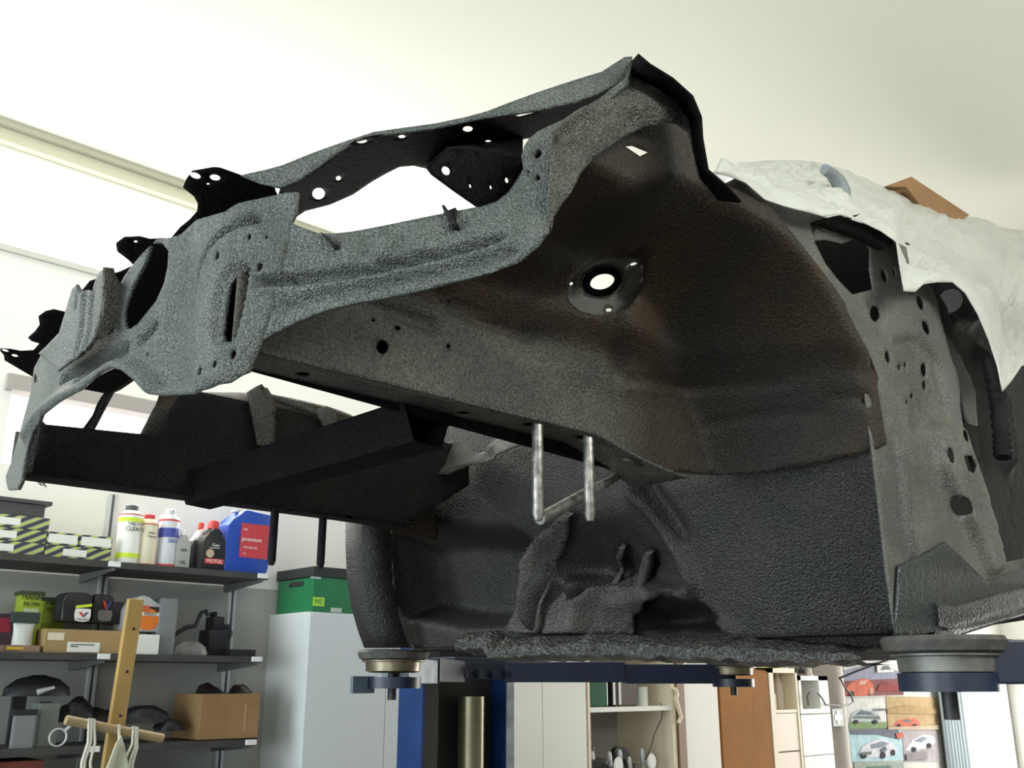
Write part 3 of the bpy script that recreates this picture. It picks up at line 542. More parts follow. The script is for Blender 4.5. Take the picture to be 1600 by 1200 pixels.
def lift(name, x, s, label):
    """s = +1 the post beyond the car, -1 the post on the camera's side"""
    yc = 1.62*s; t = thing(name, (x, yc, 0), label, 'car lift', 'two posts of the car lift')
    bm = bmesh.new()
    box(bm, x-.17, x-.155, *sorted((yc-.14*s, yc-.01*s)), .02, 2.9); box(bm, x+.275, x+.29, *sorted((yc-.14*s, yc-.01*s)), .02, 2.9); box(bm, x-.17, x+.29, *sorted((yc-.01*s, yc+.005*s)), .02, 2.9)
    obj('column', bm, M_BLUE, t)
    bm = bmesh.new(); box(bm, x-.155, x+.275, *sorted((yc-.022*s, yc-.012*s)), .02, 2.9); box(bm, x-.152, x-.09, *sorted((yc-.137*s, yc-.03*s)), .02, 2.9); obj('column_lining', bm, mat('greased_dark_steel', (.035, .03, .026), .5), t)
    obj('base_plate', BX(x-.26, x+.36, yc-.26, yc+.26, 0, .02), M_NAVY, t)
    bm = bmesh.new(); tube(bm, [(x+.115, yc-.09*s, .03), (x+.115, yc-.09*s, 1.6)], .052, 18); obj('hydraulic_cylinder', bm, M_CYL, t, smooth=True); obj('column_edge', BX(x+.255, x+.29, *sorted((yc-.15*s, yc-.141*s)), .02, 2.9), M_GALV, t)
    zc = ZO-.142
    bm = bmesh.new(); box(bm, x-.15, x+.15, *sorted((yc-.30*s, yc-.12*s)), zc-.035, zc+.045); ca = obj('carriage', bm, M_NAVY, t, bevel=.004)
    for k in range(4):
        bm = bmesh.new(); lathe(bm, [(.016, 0), (.016, .014), (.010, .016)], (0, 0, 0), 6)
        bmesh.ops.rotate(bm, verts=bm.verts, cent=(0, 0, 0), matrix=Matrix.Rotation(math.radians(90*s), 3, 'X')); bmesh.ops.translate(bm, verts=bm.verts, vec=(x-.11+.072*k, yc-.30*s, zc-.015)); obj('bolt', bm, M_NAVY, ca, smooth=True)
    for e, ux in ((-1, 1.245), (1, 2.89)):
        pc = (ux, .785*s); piv = (x+.13*e, yc-.26*s)
        bm = bmesh.new(); mid = (piv[0]+(pc[0]-piv[0])*.52, piv[1]+(pc[1]-piv[1])*.52); bar(bm, piv, mid, .10, zc-.045, zc+.03); a = obj('lift_arm', bm, M_NAVY, t, bevel=.004)
        bm = bmesh.new(); d = (Vector((*pc, 0))-Vector((*piv, 0))).normalized(); e1 = (pc[0]-d.x*.02, pc[1]-d.y*.02); bar(bm, mid, e1, .085, zc-.050, zc+.022); obj('arm_extension', bm, M_GALV if s > 0 and e < 0 else M_NAVY, a, bevel=.004)
        bm = bmesh.new(); lathe(bm, [(.080, zc-.062), (.080, zc-.032)], (pc[0], pc[1], 0), 20); obj('pad_plate', bm, M_NAVY, a, smooth=True)
        pad(t, pc, ZO-.100 if s > 0 else ZO-.114, s)
    if s > 0:
        bm = bmesh.new(); bar(bm, (1.19, .80, 0), (1.115, .795, 0), .012, zc-.075, zc-.03); obj('arm_stop_plate', bm, mat('blue_grey_plate', (.10, .14, .18), .45), t)
    return t
lift('lift_post', 2.07, 1, 'blue lift post beyond the car in front of the grey locker')
lift('lift_post.001', 2.07, -1, 'blue lift post on the near side, its arm end under the near sill')

# ================================================================ PLASTIC SHEET, CARDBOARD
M_PLAST = mat('milky_plastic_film', (.74, .75, .70), .3, trans=.2, spec=.5, bump=.55, bscale=22)
cols = [(1118, 270, 266, .76), (1140, 276, 259, .76), (1165, 286, 254, .76), (1195, 312, 251, .75), (1225, 322, 250, .75), (1255, 330, 251, .755), (1285, 338, 255, .76), (1315, 336, 264, .77), (1345, 346, 277, .77), (1375, 360, 290, .77), (1400, 378, 300, .78), (1412, 455, 306, .785), (1430, 456, 314, .785), (1443, 444, 322, .78), (1465, 441, 331, .78), (1488, 441, 336, .78), (1508, 458, 338, .785), (1528, 492, 340, .79), (1545, 532, 345, .795), (1558, 572, 352, .80), (1566, 612, 356, .80), (1580, 596, 358, .79), (1596, 572, 360, .79), (1625, 560, 366, .79), (1670, 560, 376, .79)]
from mathutils import noise as mnoise
ci = []
for a, b in zip(cols[:-1], cols[1:]):
    for k in range(4): ci.append(tuple(a[j]+(b[j]-a[j])*k/4 for j in range(4)))
rows = []
NR = 26
for r in range(NR+9):
    row = []
    for x, yb, yt, vb in ci:
        s = min(1, r/NR); v = vb-(vb-.18)*s**1.5
        p = Vector(at_y(x, yb+(yt-yb)*s, -v))
        if r > NR: k = r-NR; p = p+Vector((.02*k, .09*k, -.016*k*k))
        n = Vector((p.x*5.5, p.y*7, p.z*6)); q = mnoise.noise(n)*.030+mnoise.noise(n*2.7)*.016+abs(mnoise.noise(Vector((p.x*16+p.z*9, p.y*5, p.z*22))))*.022
        if 0 < r < NR: p = p+Vector((-.55*q, -.75*q, .35*q))*min(1, r/3)*min(1, (NR-r)/4+.25)
        row.append(p)
    rows.append(row)
ps = strip('plastic_sheet', rows, M_PLAST, None, thick=.0015)
tag(ps, 'crumpled milky plastic sheet draped over the windscreen and roof of the car body', 'plastic sheet')
M_CARD = mat('cardboard', (.36, .20, .09), .8, noise=.15, nscale=10)
def slab3(name, pts, dv, m, **k):
    a = [Vector(p) for p in pts]; bm = bmesh.new(); d = Vector(dv)
    v0 = [bm.verts.new(p) for p in a]; v1 = [bm.verts.new(p+d) for p in a]; n = len(a)
    bm.faces.new(v0); bm.faces.new(v1[::-1])
    for i in range(n): bm.faces.new((v0[i], v1[i], v1[(i+1) % n], v0[(i+1) % n]))
    return tag(obj(name, bm, m), **k)
slab3('cardboard_piece', [at_y(x, y, -.22) for x, y in ((1383, 291), (1424, 276), (1515, 336), (1492, 350), (1455, 344), (1430, 310), (1416, 292))], (.02, .05, .01), M_CARD, label='folded brown cardboard lying on top of the plastic sheet', cat='cardboard')
bm = bmesh.new(); pp = [Vector(at_y(x, y, -.60)) for x, y in ((1318, 317), (1316, 300), (1310, 284), (1300, 272), (1288, 264))]; tube(bm, pp, [.018, .019, .017, .014, .012], 12)
tag(obj('grey_elbow_pipe', bm, mat('grey_blue_plastic', (.20, .225, .235), .5), smooth=True), 'bent grey blue pipe end poking through the plastic sheet', 'pipe')

# ================================================================ SHELVES ON THE BACK WALL
M_SHELF = mat('dark_grey_shelf_board', (.055, .055, .052), .6, noise=.3, nscale=14)
M_STEEL = mat('light_shelf_rail', (.60, .62, .62), .4, .2)
M_WHITE = mat('white_plastic', (.82, .83, .82), .45)
SF = 2.30
M_UND = mat('shelf_bracket_grey', (.12, .12, .115), .5)
for k, (z, lab) in enumerate(((2.075, 'dark wall shelf at the top, carrying cans, jugs and striped boxes'), (1.732, 'dark wall shelf in the middle, carrying oil bottles and cardboard'), (1.405, 'dark wall shelf below the middle one, carrying black car parts'), (1.07, 'dark wall shelf lowest in view, carrying a tray and a red box'))):
    t = thing('wall_shelf', (.7, 2.48, z), lab, 'shelf', 'wall shelves')
    obj('board', BX(-.3, 1.69, SF, WY-.02, z, z+.025), M_SHELF, t)
    for bx in (.35, 1.02, 1.66):
        bm = bmesh.new(); prism(bm, [(0, 0), (.33, 0), (.33, -.010), (.02, -.035), (0, -.035)], -.006, .006)
        for v in bm.verts: v.co = Vector((bx+v.co.y, WY-.02-v.co.x, z+v.co.z))
        b = obj('shelf_bracket', bm, M_UND, t)
        obj('end_cap', BX(bx-.022, bx+.022, SF-.012, SF, z+.004, z+.024), M_WHITE, b); 
for k, (px, py) in enumerate(((172, 830), (362, 960))):
    X = at_y(px, py, WY-.02)[0]
    t = thing('slotted_wall_rail', (X, WY-.01, .5), ['light slotted rail on the wall behind the tall white and yellow can', 'light slotted rail on the wall right of the black machine on the middle shelf'][k], 'wall rail')
    bm = bmesh.new(); box(bm, X-.018, X-.006, WY-.018, WY-.004, .5, 2.42); box(bm, X+.006, X+.018, WY-.018, WY-.004, .5, 2.42); obj('rail_face', bm, M_STEEL, t)
    obj('rail_slot', BX(X-.006, X+.006, WY-.010, WY-.004, .5, 2.42), M_UND, t)
def xz(px, py, y): p = at_y(px, py, y); return p[0], p[2]
def span(xl, xr, yt, yb, y):
    x0 = xz(xl, yb, y)[0]; x1 = xz(xr, yb, y)[0]; return x0, x1, xz((xl+xr)/2, yt, y)[1]
Z1, Z2, Z3, Z4 = 2.10, 1.757, 1.43, 1.095
YF = 2.335                                                             # front of the things on the shelves
def flatlabel(name, parent, x0, x1, z0, z1, y, m): return obj(name, BX(x0, x1, y-.0012, y, z0, z1), m, parent)
def can(xl, xr, yt, z, m, cap, label, bands=(), y=YF, name='spray_can', words=()):
    x0, x1, zt = span(xl, xr, yt, 880 if z > 2 else 1020, y); r = (x1-x0)/2; cx = (x0+x1)/2; cy = y+r; h = zt-z
    t = thing(name, (cx, cy, z), label, 'can')
    bm = bmesh.new(); lathe(bm, [(r*.95, 0), (r, .006), (r, h*.80), (r*.92, h*.84), (r*.62, h*.89), (r*.58, h*.90)], (cx, cy, z), 26); obj('can_body', bm, m, t, smooth=True)
    bm = bmesh.new(); lathe(bm, [(r*.55, h*.90), (r*.55, h*.985), (r*.45, h)], (cx, cy, z), 20); obj('cap', bm, cap, t, smooth=True)
    for a, b, mm in bands:
        bm = bmesh.new(); lathe(bm, [(r+.0008, h*a), (r+.0008, h*b)], (cx, cy, z), 26); obj('colour_band', bm, mm, t, smooth=True)
    for s, f, sz, mm in words:
        lw = obj_text_on(t, s, cx, y-.002, z+h*f, sz, mm)
    return t
def obj_text_on(t, s, x, y, z, size, m): return text('lettering', s, size, m, t, (x, y, z), ROT_BACKWALL)
YEL = mat('lime_yellow_print', (.62, .78, .04), .5); RED = mat('red_print', (.62, .05, .05), .5); BLU = mat('blue_print', (.05, .07, .34), .45); INK = mat('black_print', (.02, .02, .02), .6)
SIL = mat('silver_print', (.62, .65, .70), .4); CREAM = mat('cream_paint_can', (.72, .66, .50), .45); WHT = mat('white_paint_can', (.82, .83, .78), .4); DGR = mat('dark_grey_cap', (.07, .08, .08), .5)
can(186, 222, 786, Z1, WHT, DGR, 'tall white can with lime yellow bands and a dark cap', [(.70, .77, YEL), (.10, .18, YEL), (.82, .835, RED)], words=[('VALVE', .66, .020, INK), ('CLEAN', .575, .024, INK)])
can(218, 247, 801, Z1, CREAM, RED, 'cream can with a red shoulder, right of the white and yellow can', [(.78, .80, RED), (.01, .03, RED)], words=[('Brake', .62, .012, INK), ('Cleaner', .55, .012, INK)])
can(242, 262, 803, Z1, BLU, mat('white_red_cap', (.7, .45, .43), .5), 'dark blue can half hidden between the cream can and the silver can', y=2.40)
can(250, 280, 793, Z1, SIL, mat('silver_cap', (.55, .57, .58), .35, .4), 'silver can with blue edges and a red base ring', [(.005, .05, RED), (.78, .81, RED), (.50, .66, BLU)], words=[('300', .44, .026, BLU)])
def jug(name, xl, xr, yt, z, prof, depth, m, label, cat, capm=None, cap=None, y=YF, lab=(), words=(), cap_r=.3):
    """prof: outline in 0..1 x 0..1; cap=(x position 0..1, height 0..1 start)"""
    x0, x1, zt = span(xl, xr, yt, 880 if z > 2 else 1015, y); wd = x1-x0; h = zt-z; t = thing(name, ((x0+x1)/2, y+depth/2, z), label, cat)
    bm = bmesh.new(); prism(bm, [(x0+a*wd, z+b*h) for a, b in prof], y, y+depth); obj('bottle_body', bm, m, t, bevel=min(.008, wd*.08), smooth=True)
    if cap:
        bm = bmesh.new(); r = cap_r*wd/2; lathe(bm, [(r, 0), (r, h*(1-cap[1])*.85), (r*.85, h*(1-cap[1]))], (x0+cap[0]*wd, y+depth/2, z+cap[1]*h), 16); obj('cap', bm, capm, t, smooth=True)
    for a0, a1, b0, b1, mm in lab: flatlabel('paper_label', t, x0+a0*wd, x0+a1*wd, z+b0*h, z+b1*h, y-.0003, mm)
    for s, a, b, sz, mm in words: obj_text_on(t, s, x0+a*wd, y-.002, z+b*h, sz, mm)
    return t, (x0, x1, zt)
BOT = [(0, 0), (1, 0), (1, .62), (.8, .74), (.64, .80), (.64, .86), (.36, .86), (.36, .80), (.2, .74), (0, .62)]
GREYB = mat('grey_plastic_bottle', (.38, .39, .37), .5); BLKB = mat('black_bottle_plastic', (.014, .015, .016), .35)
jug('oil_bottle', 274, 296, 826, Z1, BOT, .05, GREYB, 'small grey bottle right of the silver and blue can', 'bottle', WHT, (.5, .86), words=[('DPF', .5, .45, .016, INK), ('OIL', .5, .14, .018, INK)])
jug('oil_bottle', 296, 314, 838, Z1, [(0, 0), (1, 0), (1, .7), (.7, .9), (.3, .9), (0, .7)], .05, mat('black_white_bottle', (.03, .035, .035), .4), 'black bottle standing left of the black bottle with the red cap', 'bottle', WHT, (.5, .9), y=2.40)
jug('oil_bottle', 301, 330, 815, Z1, BOT, .06, mat('white_bottle_plastic', (.72, .72, .70), .45), 'white bottle with a small red cap, behind the black one with a red cap', 'bottle', RED, (.45, .86), y=2.44)
t, _ = jug('oil_bottle', 314, 352, 812, Z1, [(0, 0), (1, 0), (1, .55), (.86, .68), (.72, .74), (.70, .84), (.38, .84), (.36, .74), (.1, .66), (0, .55)], .07, BLKB, 'black motor oil bottle with a red cap and a red name band', 'bottle', RED, (.54, .84), lab=[(.14, .92, .13, .23, RED)], words=[('MOTUL', .53, .18, .021, WHT), ('Gear', .55, .50, .018, WHT), ('Competition', .5, .445, .009, WHT)], cap_r=.44)
bm = bmesh.new(); cx, cz = _[0]+(_[1]-_[0])*.33, Z1+(_[2]-Z1)*.33; bmesh.ops.create_circle(bm, cap_ends=True, radius=.018, segments=20, matrix=Matrix.Translation((cx, YF-.0015, cz)) @ Matrix.Rotation(math.radians(90), 4, 'X')); obj('gear_picture', bm, mat('bronze_print', (.55, .42, .30), .4), t)
BLUEJ = mat('blue_jerrycan_plastic', (.022, .075, .42), .32)
t, _ = jug('jerrycan', 350, 419, 796, Z1, [(0, 0), (.98, 0), (1, .1), (1, .96), (.42, 1), (.34, .97), (.16, .80), (.02, .74), (0, .5)], .12, BLUEJ, 'big blue oil jerrycan with a red label at the end of the top shelf', 'jerrycan', mat('grey_cap', (.5, .52, .5), .4), (.30, .97), lab=[(.32, .96, .24, .78, mat('red_label_print', (.55, .05, .06), .5))], words=[('5W', .42, .68, .014, WHT), ('premium', .58, .53, .026, WHT), ('MOTOR OIL', .56, .40, .012, WHT), ('5 L', .44, .30, .012, WHT)], cap_r=.16)
# striped filter boxes
def boxitem(name, xl, xr, yt, yb, y, dep, m, label, cat, z=None, group=None):
    x0, x1, zt = span(xl, xr, yt, yb, y); z0 = z if z is not None else xz((xl+xr)/2, yb, y)[1]
    t = thing(name, ((x0+x1)/2, y+dep/2, z0), label, cat, group); obj('carton', BX(x0, x1, y, y+dep, z0, zt), m, t, bevel=.002); return t, (x0, x1, z0, zt)
def striped():
    m = bpy.data.materials.new('striped_carton_print'); m.use_nodes = True; nt = m.node_tree; b = nt.nodes['Principled BSDF']; L = nt.links.new
    tc = nt.nodes.new('ShaderNodeTexCoord'); mp = nt.nodes.new('ShaderNodeMapping'); mp.inputs['Rotation'].default_value = (0, math.radians(28), 0); wv = nt.nodes.new('ShaderNodeTexWave'); wv.bands_direction = 'Z'; wv.inputs['Scale'].default_value = 11; wv.inputs['Distortion'].default_value = .6
    r = nt.nodes.new('ShaderNodeValToRGB'); r.color_ramp.interpolation = 'CONSTANT'; e = r.color_ramp.elements; e[0].color = (.035, .04, .05, 1); e[1].position = .45; e[1].color = (.30, .33, .38, 1); x = e.new(.78); x.color = (.50, .55, .10, 1)
    L(tc.outputs['Object'], mp.inputs[0]); L(mp.outputs[0], wv.inputs['Vector']); L(wv.outputs['Fac'], r.inputs[0]); L(r.outputs[0], b.inputs['Base Color']); b.inputs['Roughness'].default_value = .5; return m
M_STR = striped(); zb = Z1
rows_ = [[(-70, 70, 'bottom box of the striped stack left of the white-labelled boxes'), (72, 175, 'wide striped box lying under the two white-labelled boxes')], [(-70, 71, 'striped box second in the stack under the black tray')], [(-70, 73, 'striped box directly under the black tray')]]
hh = .048
for k, rr in enumerate(rows_):
    for xl, xr, lab in rr:
        x0 = xz(xl, 850, YF)[0]; x1 = xz(xr, 850, YF)[0]; t = thing('filter_box', ((x0+x1)/2, YF+.09, Z1+k*hh), lab, 'box', 'striped filter boxes'); obj('carton', BX(x0, x1, YF, YF+.18, Z1+k*hh, Z1+(k+1)*hh-.001), M_STR, t, bevel=.002)
        xa = xz({70: -40, 71: -35, 73: -30, 175: 100}[xr], 850, YF)[0]; xb = xz({70: 22, 71: 24, 73: 27, 175: 137}[xr], 850, YF)[0]; flatlabel('paper_label', t, xa, xb, Z1+k*hh+.010, Z1+(k+1)*hh-.012, YF, WHT)
for xl, xr, lab in ((72, 122, 'small striped box with a white label, left one of the pair'), (124, 175, 'small striped box with a white label, right one beside the wall rail')):
    x0 = xz(xl, 850, YF)[0]; x1 = xz(xr, 850, YF)[0]; t = thing('filter_box', ((x0+x1)/2, YF+.09, Z1+hh), lab, 'box', 'striped filter boxes'); obj('carton', BX(x0, x1, YF, YF+.18, Z1+hh, Z1+2*hh), M_STR, t, bevel=.002)
    flatlabel('paper_label', t, x0+.006, x1-.004, Z1+hh+.007, Z1+2*hh-.008, YF, WHT)
x0 = xz(-70, 810, YF)[0]; x1 = xz(79, 810, YF)[0]; t = thing('parts_tray', ((x0+x1)/2, YF+.1, Z1+3*hh), 'black plastic tray with a rim, on top of the striped boxes', 'tray')
obj('tray_body', BX(x0, x1-.02, YF+.01, YF+.19, Z1+3*hh, Z1+3*hh+.048), mat('dark_tray_plastic', (.05, .05, .055), .5), t, bevel=.003); obj('tray_rim', BX(x0, x1, YF, YF+.2, Z1+3*hh+.048, Z1+3*hh+.062), mat('dark_tray_plastic', (.05, .05, .055), .5), t)

# middle shelf
GRN = mat('lime_green_print', (.34, .46, .03), .5); DGRN = mat('dark_green_print', (.04, .06, .02), .5)
for xl, xr, yt, y, lab in ((25, 66, 924, 2.42, 'taller green and black filter box with a lid, behind the white pouch'), (58, 94, 934, 2.545, 'shorter green and black filter box left of the black oil jugs')):
    x0, x1, zt = span(xl, xr-(12 if xl < 40 else 0), yt, 1015, y); x1 = min(x1, x0+.2); t = thing('filter_box', ((x0+x1)/2, y+.04, Z2), lab, 'box', 'green filter boxes'); h = zt-Z2
    obj('carton', BX(x0, x1, y, y+.08, Z2, zt), GRN, t, bevel=.002); obj('lid', BX(x0-.008, x1+.012, y-.004, y+.084, zt-.012, zt+.002), DGRN, t)
    flatlabel('paper_label', t, x0+.006, x1-.006, Z2+h*.55, Z2+h*.72, y-.001, mat('pale_label', (.55, .60, .42), .6) if xl == 25 else mat('lime_label', (.42, .52, .08), .6))
    obj_text_on(t, 'MANN', (x0+x1)/2, y-.003, Z2+h*.90, .026 if xl == 25 else .022, INK); obj_text_on(t, 'FILTER', (x0+x1)/2, y-.003, Z2+h*.79, .020, INK)
bm = bmesh.new(); x0, x1, zt = span(20, 55, 968, 1008, 2.36); xm = (x0+x1)/2; w_ = x1-x0
rws = []
for k in range(9):
    f = k/8; hw = w_*(.40+.03*math.sin(f*7)+.12*f); dp = .035*(1-f*.75); rws.append([bm.verts.new((xm+hw*math.cos(a)*1.0, 2.39+dp*math.sin(a), Z2+(zt-Z2)*f)) for a in [2*math.pi*j/14 for j in range(14)]])
for i in range(8):
    for j in range(14): bm.faces.new((rws[i][j], rws[i][(j+1) % 14], rws[i+1][(j+1) % 14], rws[i+1][j]))
bm.faces.new(rws[0][::-1]); bm.faces.new(rws[-1])
t = thing('cleaning_pouch', (xm, 2.39, Z2), 'crumpled white pouch with a dark torn top, in front of the green boxes', 'pouch'); obj('pouch_body', bm, mat('white_pouch', (.62, .64, .60), .5, bump=.4, bscale=30), t, smooth=True)
bm = bmesh.new(); box(bm, x0-.012, x1+.010, 2.372, 2.408, zt-.012, zt+.028); obj('pouch_top', bm, mat('dark_green_foil', (.035, .055, .05), .35), t, bevel=.004)
JUG = [(0, 0), (1, 0), (1, .80), (.92, .86), (.80, 1), (.15, 1), (.02, .88), (0, .6)]
t, b = jug('oil_jug', 89, 136, 925, Z2+.115, JUG, .10, BLKB, 'black oil jug with a white shield label and lime stripe on the cardboard box', 'jug', BLKB, (.5, .97), y=2.38, cap_r=.4)
x0, x1, zt = b; wd = x1-x0; h = zt-Z2-.115; zz = Z2+.115
def shield(t, x0, x1, z0, z1, y, m, nm='shield_label'):
    bm = bmesh.new(); w_ = x1-x0; hh_ = z1-z0; prism(bm, [(x0+a*w_, z0+b*hh_) for a, b in ((.08, .08), (.35, 0), (.65, 0), (.92, .08), (1, .5), (.97, .95), (.8, 1), (.2, 1), (.03, .95), (0, .5))], y-.0012, y); return obj(nm, bm, m, t)
def vee(t, x0, x1, z0, z1, y):
    w_ = x1-x0; h_ = z1-z0
    for pts, m in (([(0, 1), (.3, 1), (.55, .3), (.45, 0)], RED), ([(1, 1), (.72, 1), (.5, .32), (.45, 0), (.6, .05)], mat('navy_print', (.03, .08, .25), .5))):
        bm = bmesh.new(); prism(bm, [(x0+a*w_, z0+b*h_) for a, b in pts], y-.0012, y); obj('vee_emblem', bm, m, t)
shield(t, x0+wd*.42, x1-.002, zz+h*.02, zz+h*.46, 2.3795, WHT); vee(t, x0+wd*.55, x0+wd*.90, zz+h*.17, zz+h*.34, 2.378)
bm = bmesh.new(); prism(bm, [(x0+wd*.44, zz+h*.46), (x1-.002, zz+h*.54), (x1-.002, zz+h*.64), (x0+wd*.44, zz+h*.55)], 2.3785, 2.3797); obj('lime_stripe', bm, YEL, t)
obj_text_on(t, 'Valvoline', x0+wd*.72, 2.378, zz+h*.10, .013, INK)
t, b = jug('oil_jug', 137, 170, 928, Z2+.115, JUG, .10, BLKB, 'black oil jug with a dull grey shield label, second on the cardboard box', 'jug', BLKB, (.5, .97), y=2.40, cap_r=.5)
x0, x1, zt = b; wd = x1-x0; shield(t, x0+wd*.28, x1-.003, zz+.008, zz+(zt-zz)*.46, 2.3995, mat('dull_label', (.16, .14, .13), .5)); vee(t, x0+wd*.42, x0+wd*.88, zz+.05, zz+.085, 2.398)
jug('oil_jug', 168, 190, 940, Z2+.115, JUG, .09, BLKB, 'plain black oil jug beside the silver oil can, no label', 'jug', BLKB, (.5, .97), y=2.42, cap_r=.5)
CB = mat('tan_cardboard', (.40, .27, .12), .8, noise=.12, nscale=8)
t, b = boxitem('cardboard_box', 67, 193, 984, 1022, 2.34, .2, CB, 'long tan cardboard box with two paper labels, carrying the black oil jugs', 'cardboard box', z=Z2)
x0 = xz(73, 1005, 2.34)[0]; x1 = xz(99, 1005, 2.34)[0]; flatlabel('paper_label', t, x0, x1, Z2+.045, Z2+.072, 2.3395, mat('cream_label', (.72, .65, .50), .7))
x0 = xz(104, 1015, 2.34)[0]; x1 = xz(155, 1015, 2.34)[0]; flatlabel('paper_label', t, x0, x1, Z2+.004, Z2+.040, 2.3395, WHT)
flatlabel('printed_line', t, x0+.012, x1-.02, Z2+.030, Z2+.033, 2.338, INK); flatlabel('printed_line', t, x0+.012, x1-.08, Z2+.023, Z2+.026, 2.338, INK)
boxitem('white_carton', 197, 247, 991, 1022, 2.335, .14, WHT, 'plain white carton right of the wooden pole on the middle shelf', 'carton', z=Z2)
SJ = mat('silver_can_plastic', (.50, .50, .50), .35, .2)
t, b = jug('oil_jug', 190, 248, 930, Z2+.088, [(0, 0), (1, 0), (1, .66), (.98, .74), (.6, .97), (.5, 1), (.35, 1), (.10, .8), (0, .6)], .11, SJ, 'silver oil can with an orange round label on the white carton', 'jug', WHT, (.58, .97), y=2.37, lab=[(.30, .92, .55, .70, mat('dark_brown_print', (.05, .02, .015), .5))], cap_r=.12)
x0, x1, zt = b; wd = x1-x0; z0 = Z2+.088; h = zt-z0
bm = bmesh.new(); prism(bm, [(x0+wd*(.62+.30*math.cos(a)), z0+h*(.34+.30*math.sin(a))) for a in [2*math.pi*k/28 for k in range(28)]], 2.368, 2.3695); obj('orange_disc', bm, mat('orange_print', (.75, .20, .02), .45), t)
obj('red_flash', BX(x0+wd*.3, x0+wd*.62, 2.367, 2.3685, z0+h*.56, z0+h*.72), mat('orange_red_print', (.60, .12, .03), .5), t); obj('white_band', BX(x0+wd*.35, x0+wd*.93, 2.366, 2.3678, z0+h*.44, z0+h*.53), WHT, t); obj_text_on(t, 'MAXX', x0+wd*.66, 2.365, z0+h*.485, .018, INK)
jug('oil_jug', 244, 272, 934, Z2, [(0, 0), (1, 0), (1, .92), (.9, 1), (.1, 1), (0, .9)], .11, mat('grey_jug_plastic', (.20, .22, .23), .5), 'slim grey jug right of the silver oil can', 'jug', mat('grey_jug_cap', (.22, .24, .25), .5), (.35, .98), y=2.36, cap_r=.4)
# black machine (drill or vacuum) with hose and a grey dished cover
def spot(px, py, y): return Vector(at_y(px, py, y))
DK = mat('black_rubber_parts', (.016, .016, .019), .45, bump=.3, bscale=30)
x0, x1, zt = span(322, 357, 955, 1010, 2.42); t = thing('power_machine', ((x0+x1)/2, 2.47, Z2), 'black machine with a curved hose leaning on a grey dished cover', 'machine')
bm = bmesh.new(); box(bm, x0+.01, x1, 2.42, 2.52, Z2, Z2+.11); box(bm, x0+.03, x1-.02, 2.43, 2.51, Z2+.11, zt-.02); box(bm, x0+.04, x1-.05, 2.44, 2.50, zt-.02, zt); box(bm, x1-.02, x1+.015, 2.44, 2.47, Z2+.10, Z2+.135); obj('machine_body', bm, DK, t, bevel=.008, smooth=True)
bm = bmesh.new(); tube(bm, [spot(px, py, 2.43) for px, py in ((325, 962), (322, 955), (315, 957), (309, 970), (305, 978), (292, 980), (280, 987), (271, 994))], .009, 10); obj('hose', bm, DK, t, smooth=True)
bm = bmesh.new(); tube(bm, [spot(357, 990, 2.44), spot(362, 991, 2.43)], .014, 12); obj('knob', bm, DK, t, smooth=True)
bm = bmesh.new(); lathe(bm, [(.11, 0), (.115, .01), (.10, .035), (.06, .055), (.01, .06)], (xz(296, 1010, 2.38)[0], 2.385, Z2), 26, .72, .3); tag(obj('dished_cover', bm, mat('grey_worn_metal', (.24, .24, .23), .45, .4, noise=.5, nscale=14), smooth=True), 'grey dished metal cover lying left of the black machine', 'metal cover')
x0, x1, zt = span(360, 400, 1010, 1022, 2.36); tag(obj('small_case', BX(x0, x1, 2.36, 2.44, Z2, Z2+.03), DK, bevel=.004), 'flat black case at the right end of the middle shelf', 'case')
t, b = boxitem('small_carton', 3, 61, 1008, 1024, 2.335, .06, mat('brown_pink_carton', (.32, .20, .14), .7, noise=.5, nscale=20), 'low yellow and brown carton in front of the white pouch', 'carton', z=Z2)
x0 = xz(10, 1015, 2.335)[0]; x1 = xz(36, 1015, 2.335)[0]; flatlabel('yellow_print', t, x0, x1, b[2]+.008, b[3]-.006, 2.3345, mat('yellow_print', (.62, .42, .04), .5))
t, b = boxitem('cleaner_box', -30, 19, 958, 1020, 2.40, .1, mat('dark_purple_box', (.045, .018, .035), .6), 'dark purple and red box at the left end of the middle shelf', 'box', z=Z2); flatlabel('red_patch', t, b[0], b[1]-.02, b[2]+.07, b[2]+.12, 2.3995, mat('crimson_print', (.28, .01, .04), .6))
# lower shelf
def lump(name, c, r, m, seed, label, cat, parts=()):
    bm = bmesh.new(); bmesh.ops.create_icosphere(bm, subdivisions=3, radius=1)
    for v in bm.verts:
        k = 1+.28*mnoise.noise(v.co*1.6+Vector((seed, 0, 0)))+.10*mnoise.noise(v.co*4+Vector((0, seed, 0))); v.co = Vector((c[0]+v.co.x*k*r[0], c[1]+v.co.y*k*r[1], c[2]+max(-.0, v.co.z*k+.0)*r[2] if v.co.z < 0 else c[2]+v.co.z*k*r[2]))
    return tag(obj(name, bm, m, smooth=True), label, cat)
def ctr(px, y): return xz(px, 1100, y)[0]
t = thing('engine_cover', (ctr(55, 2.42), 2.42, Z3), 'curved black plastic cover on the grey canister, lower shelf', 'cover')
bm = bmesh.new(); lathe(bm, [(.05, 0), (.11, .0), (.105, .03), (.07, .06), (.02, .075)], (ctr(58, 2.44), 2.46, Z3+.174), 22, 1.1, .6); ORG[t.name] = Vector((ctr(55, 2.42), 2.42, Z3)); obj('cover_shell', bm, DK, t, smooth=True)
bm = bmesh.new(); tube(bm, [spot(58, 1082, 2.39), spot(70, 1078, 2.38), spot(84, 1074, 2.40)], [.012, .008, .006], 10); obj('metal_lever', bm, M_STEEL, t, smooth=True)
obj('cover_foot', BX(ctr(25, 2.44), ctr(46, 2.44), 2.475, 2.50, Z3, Z3+.174), DK, t)
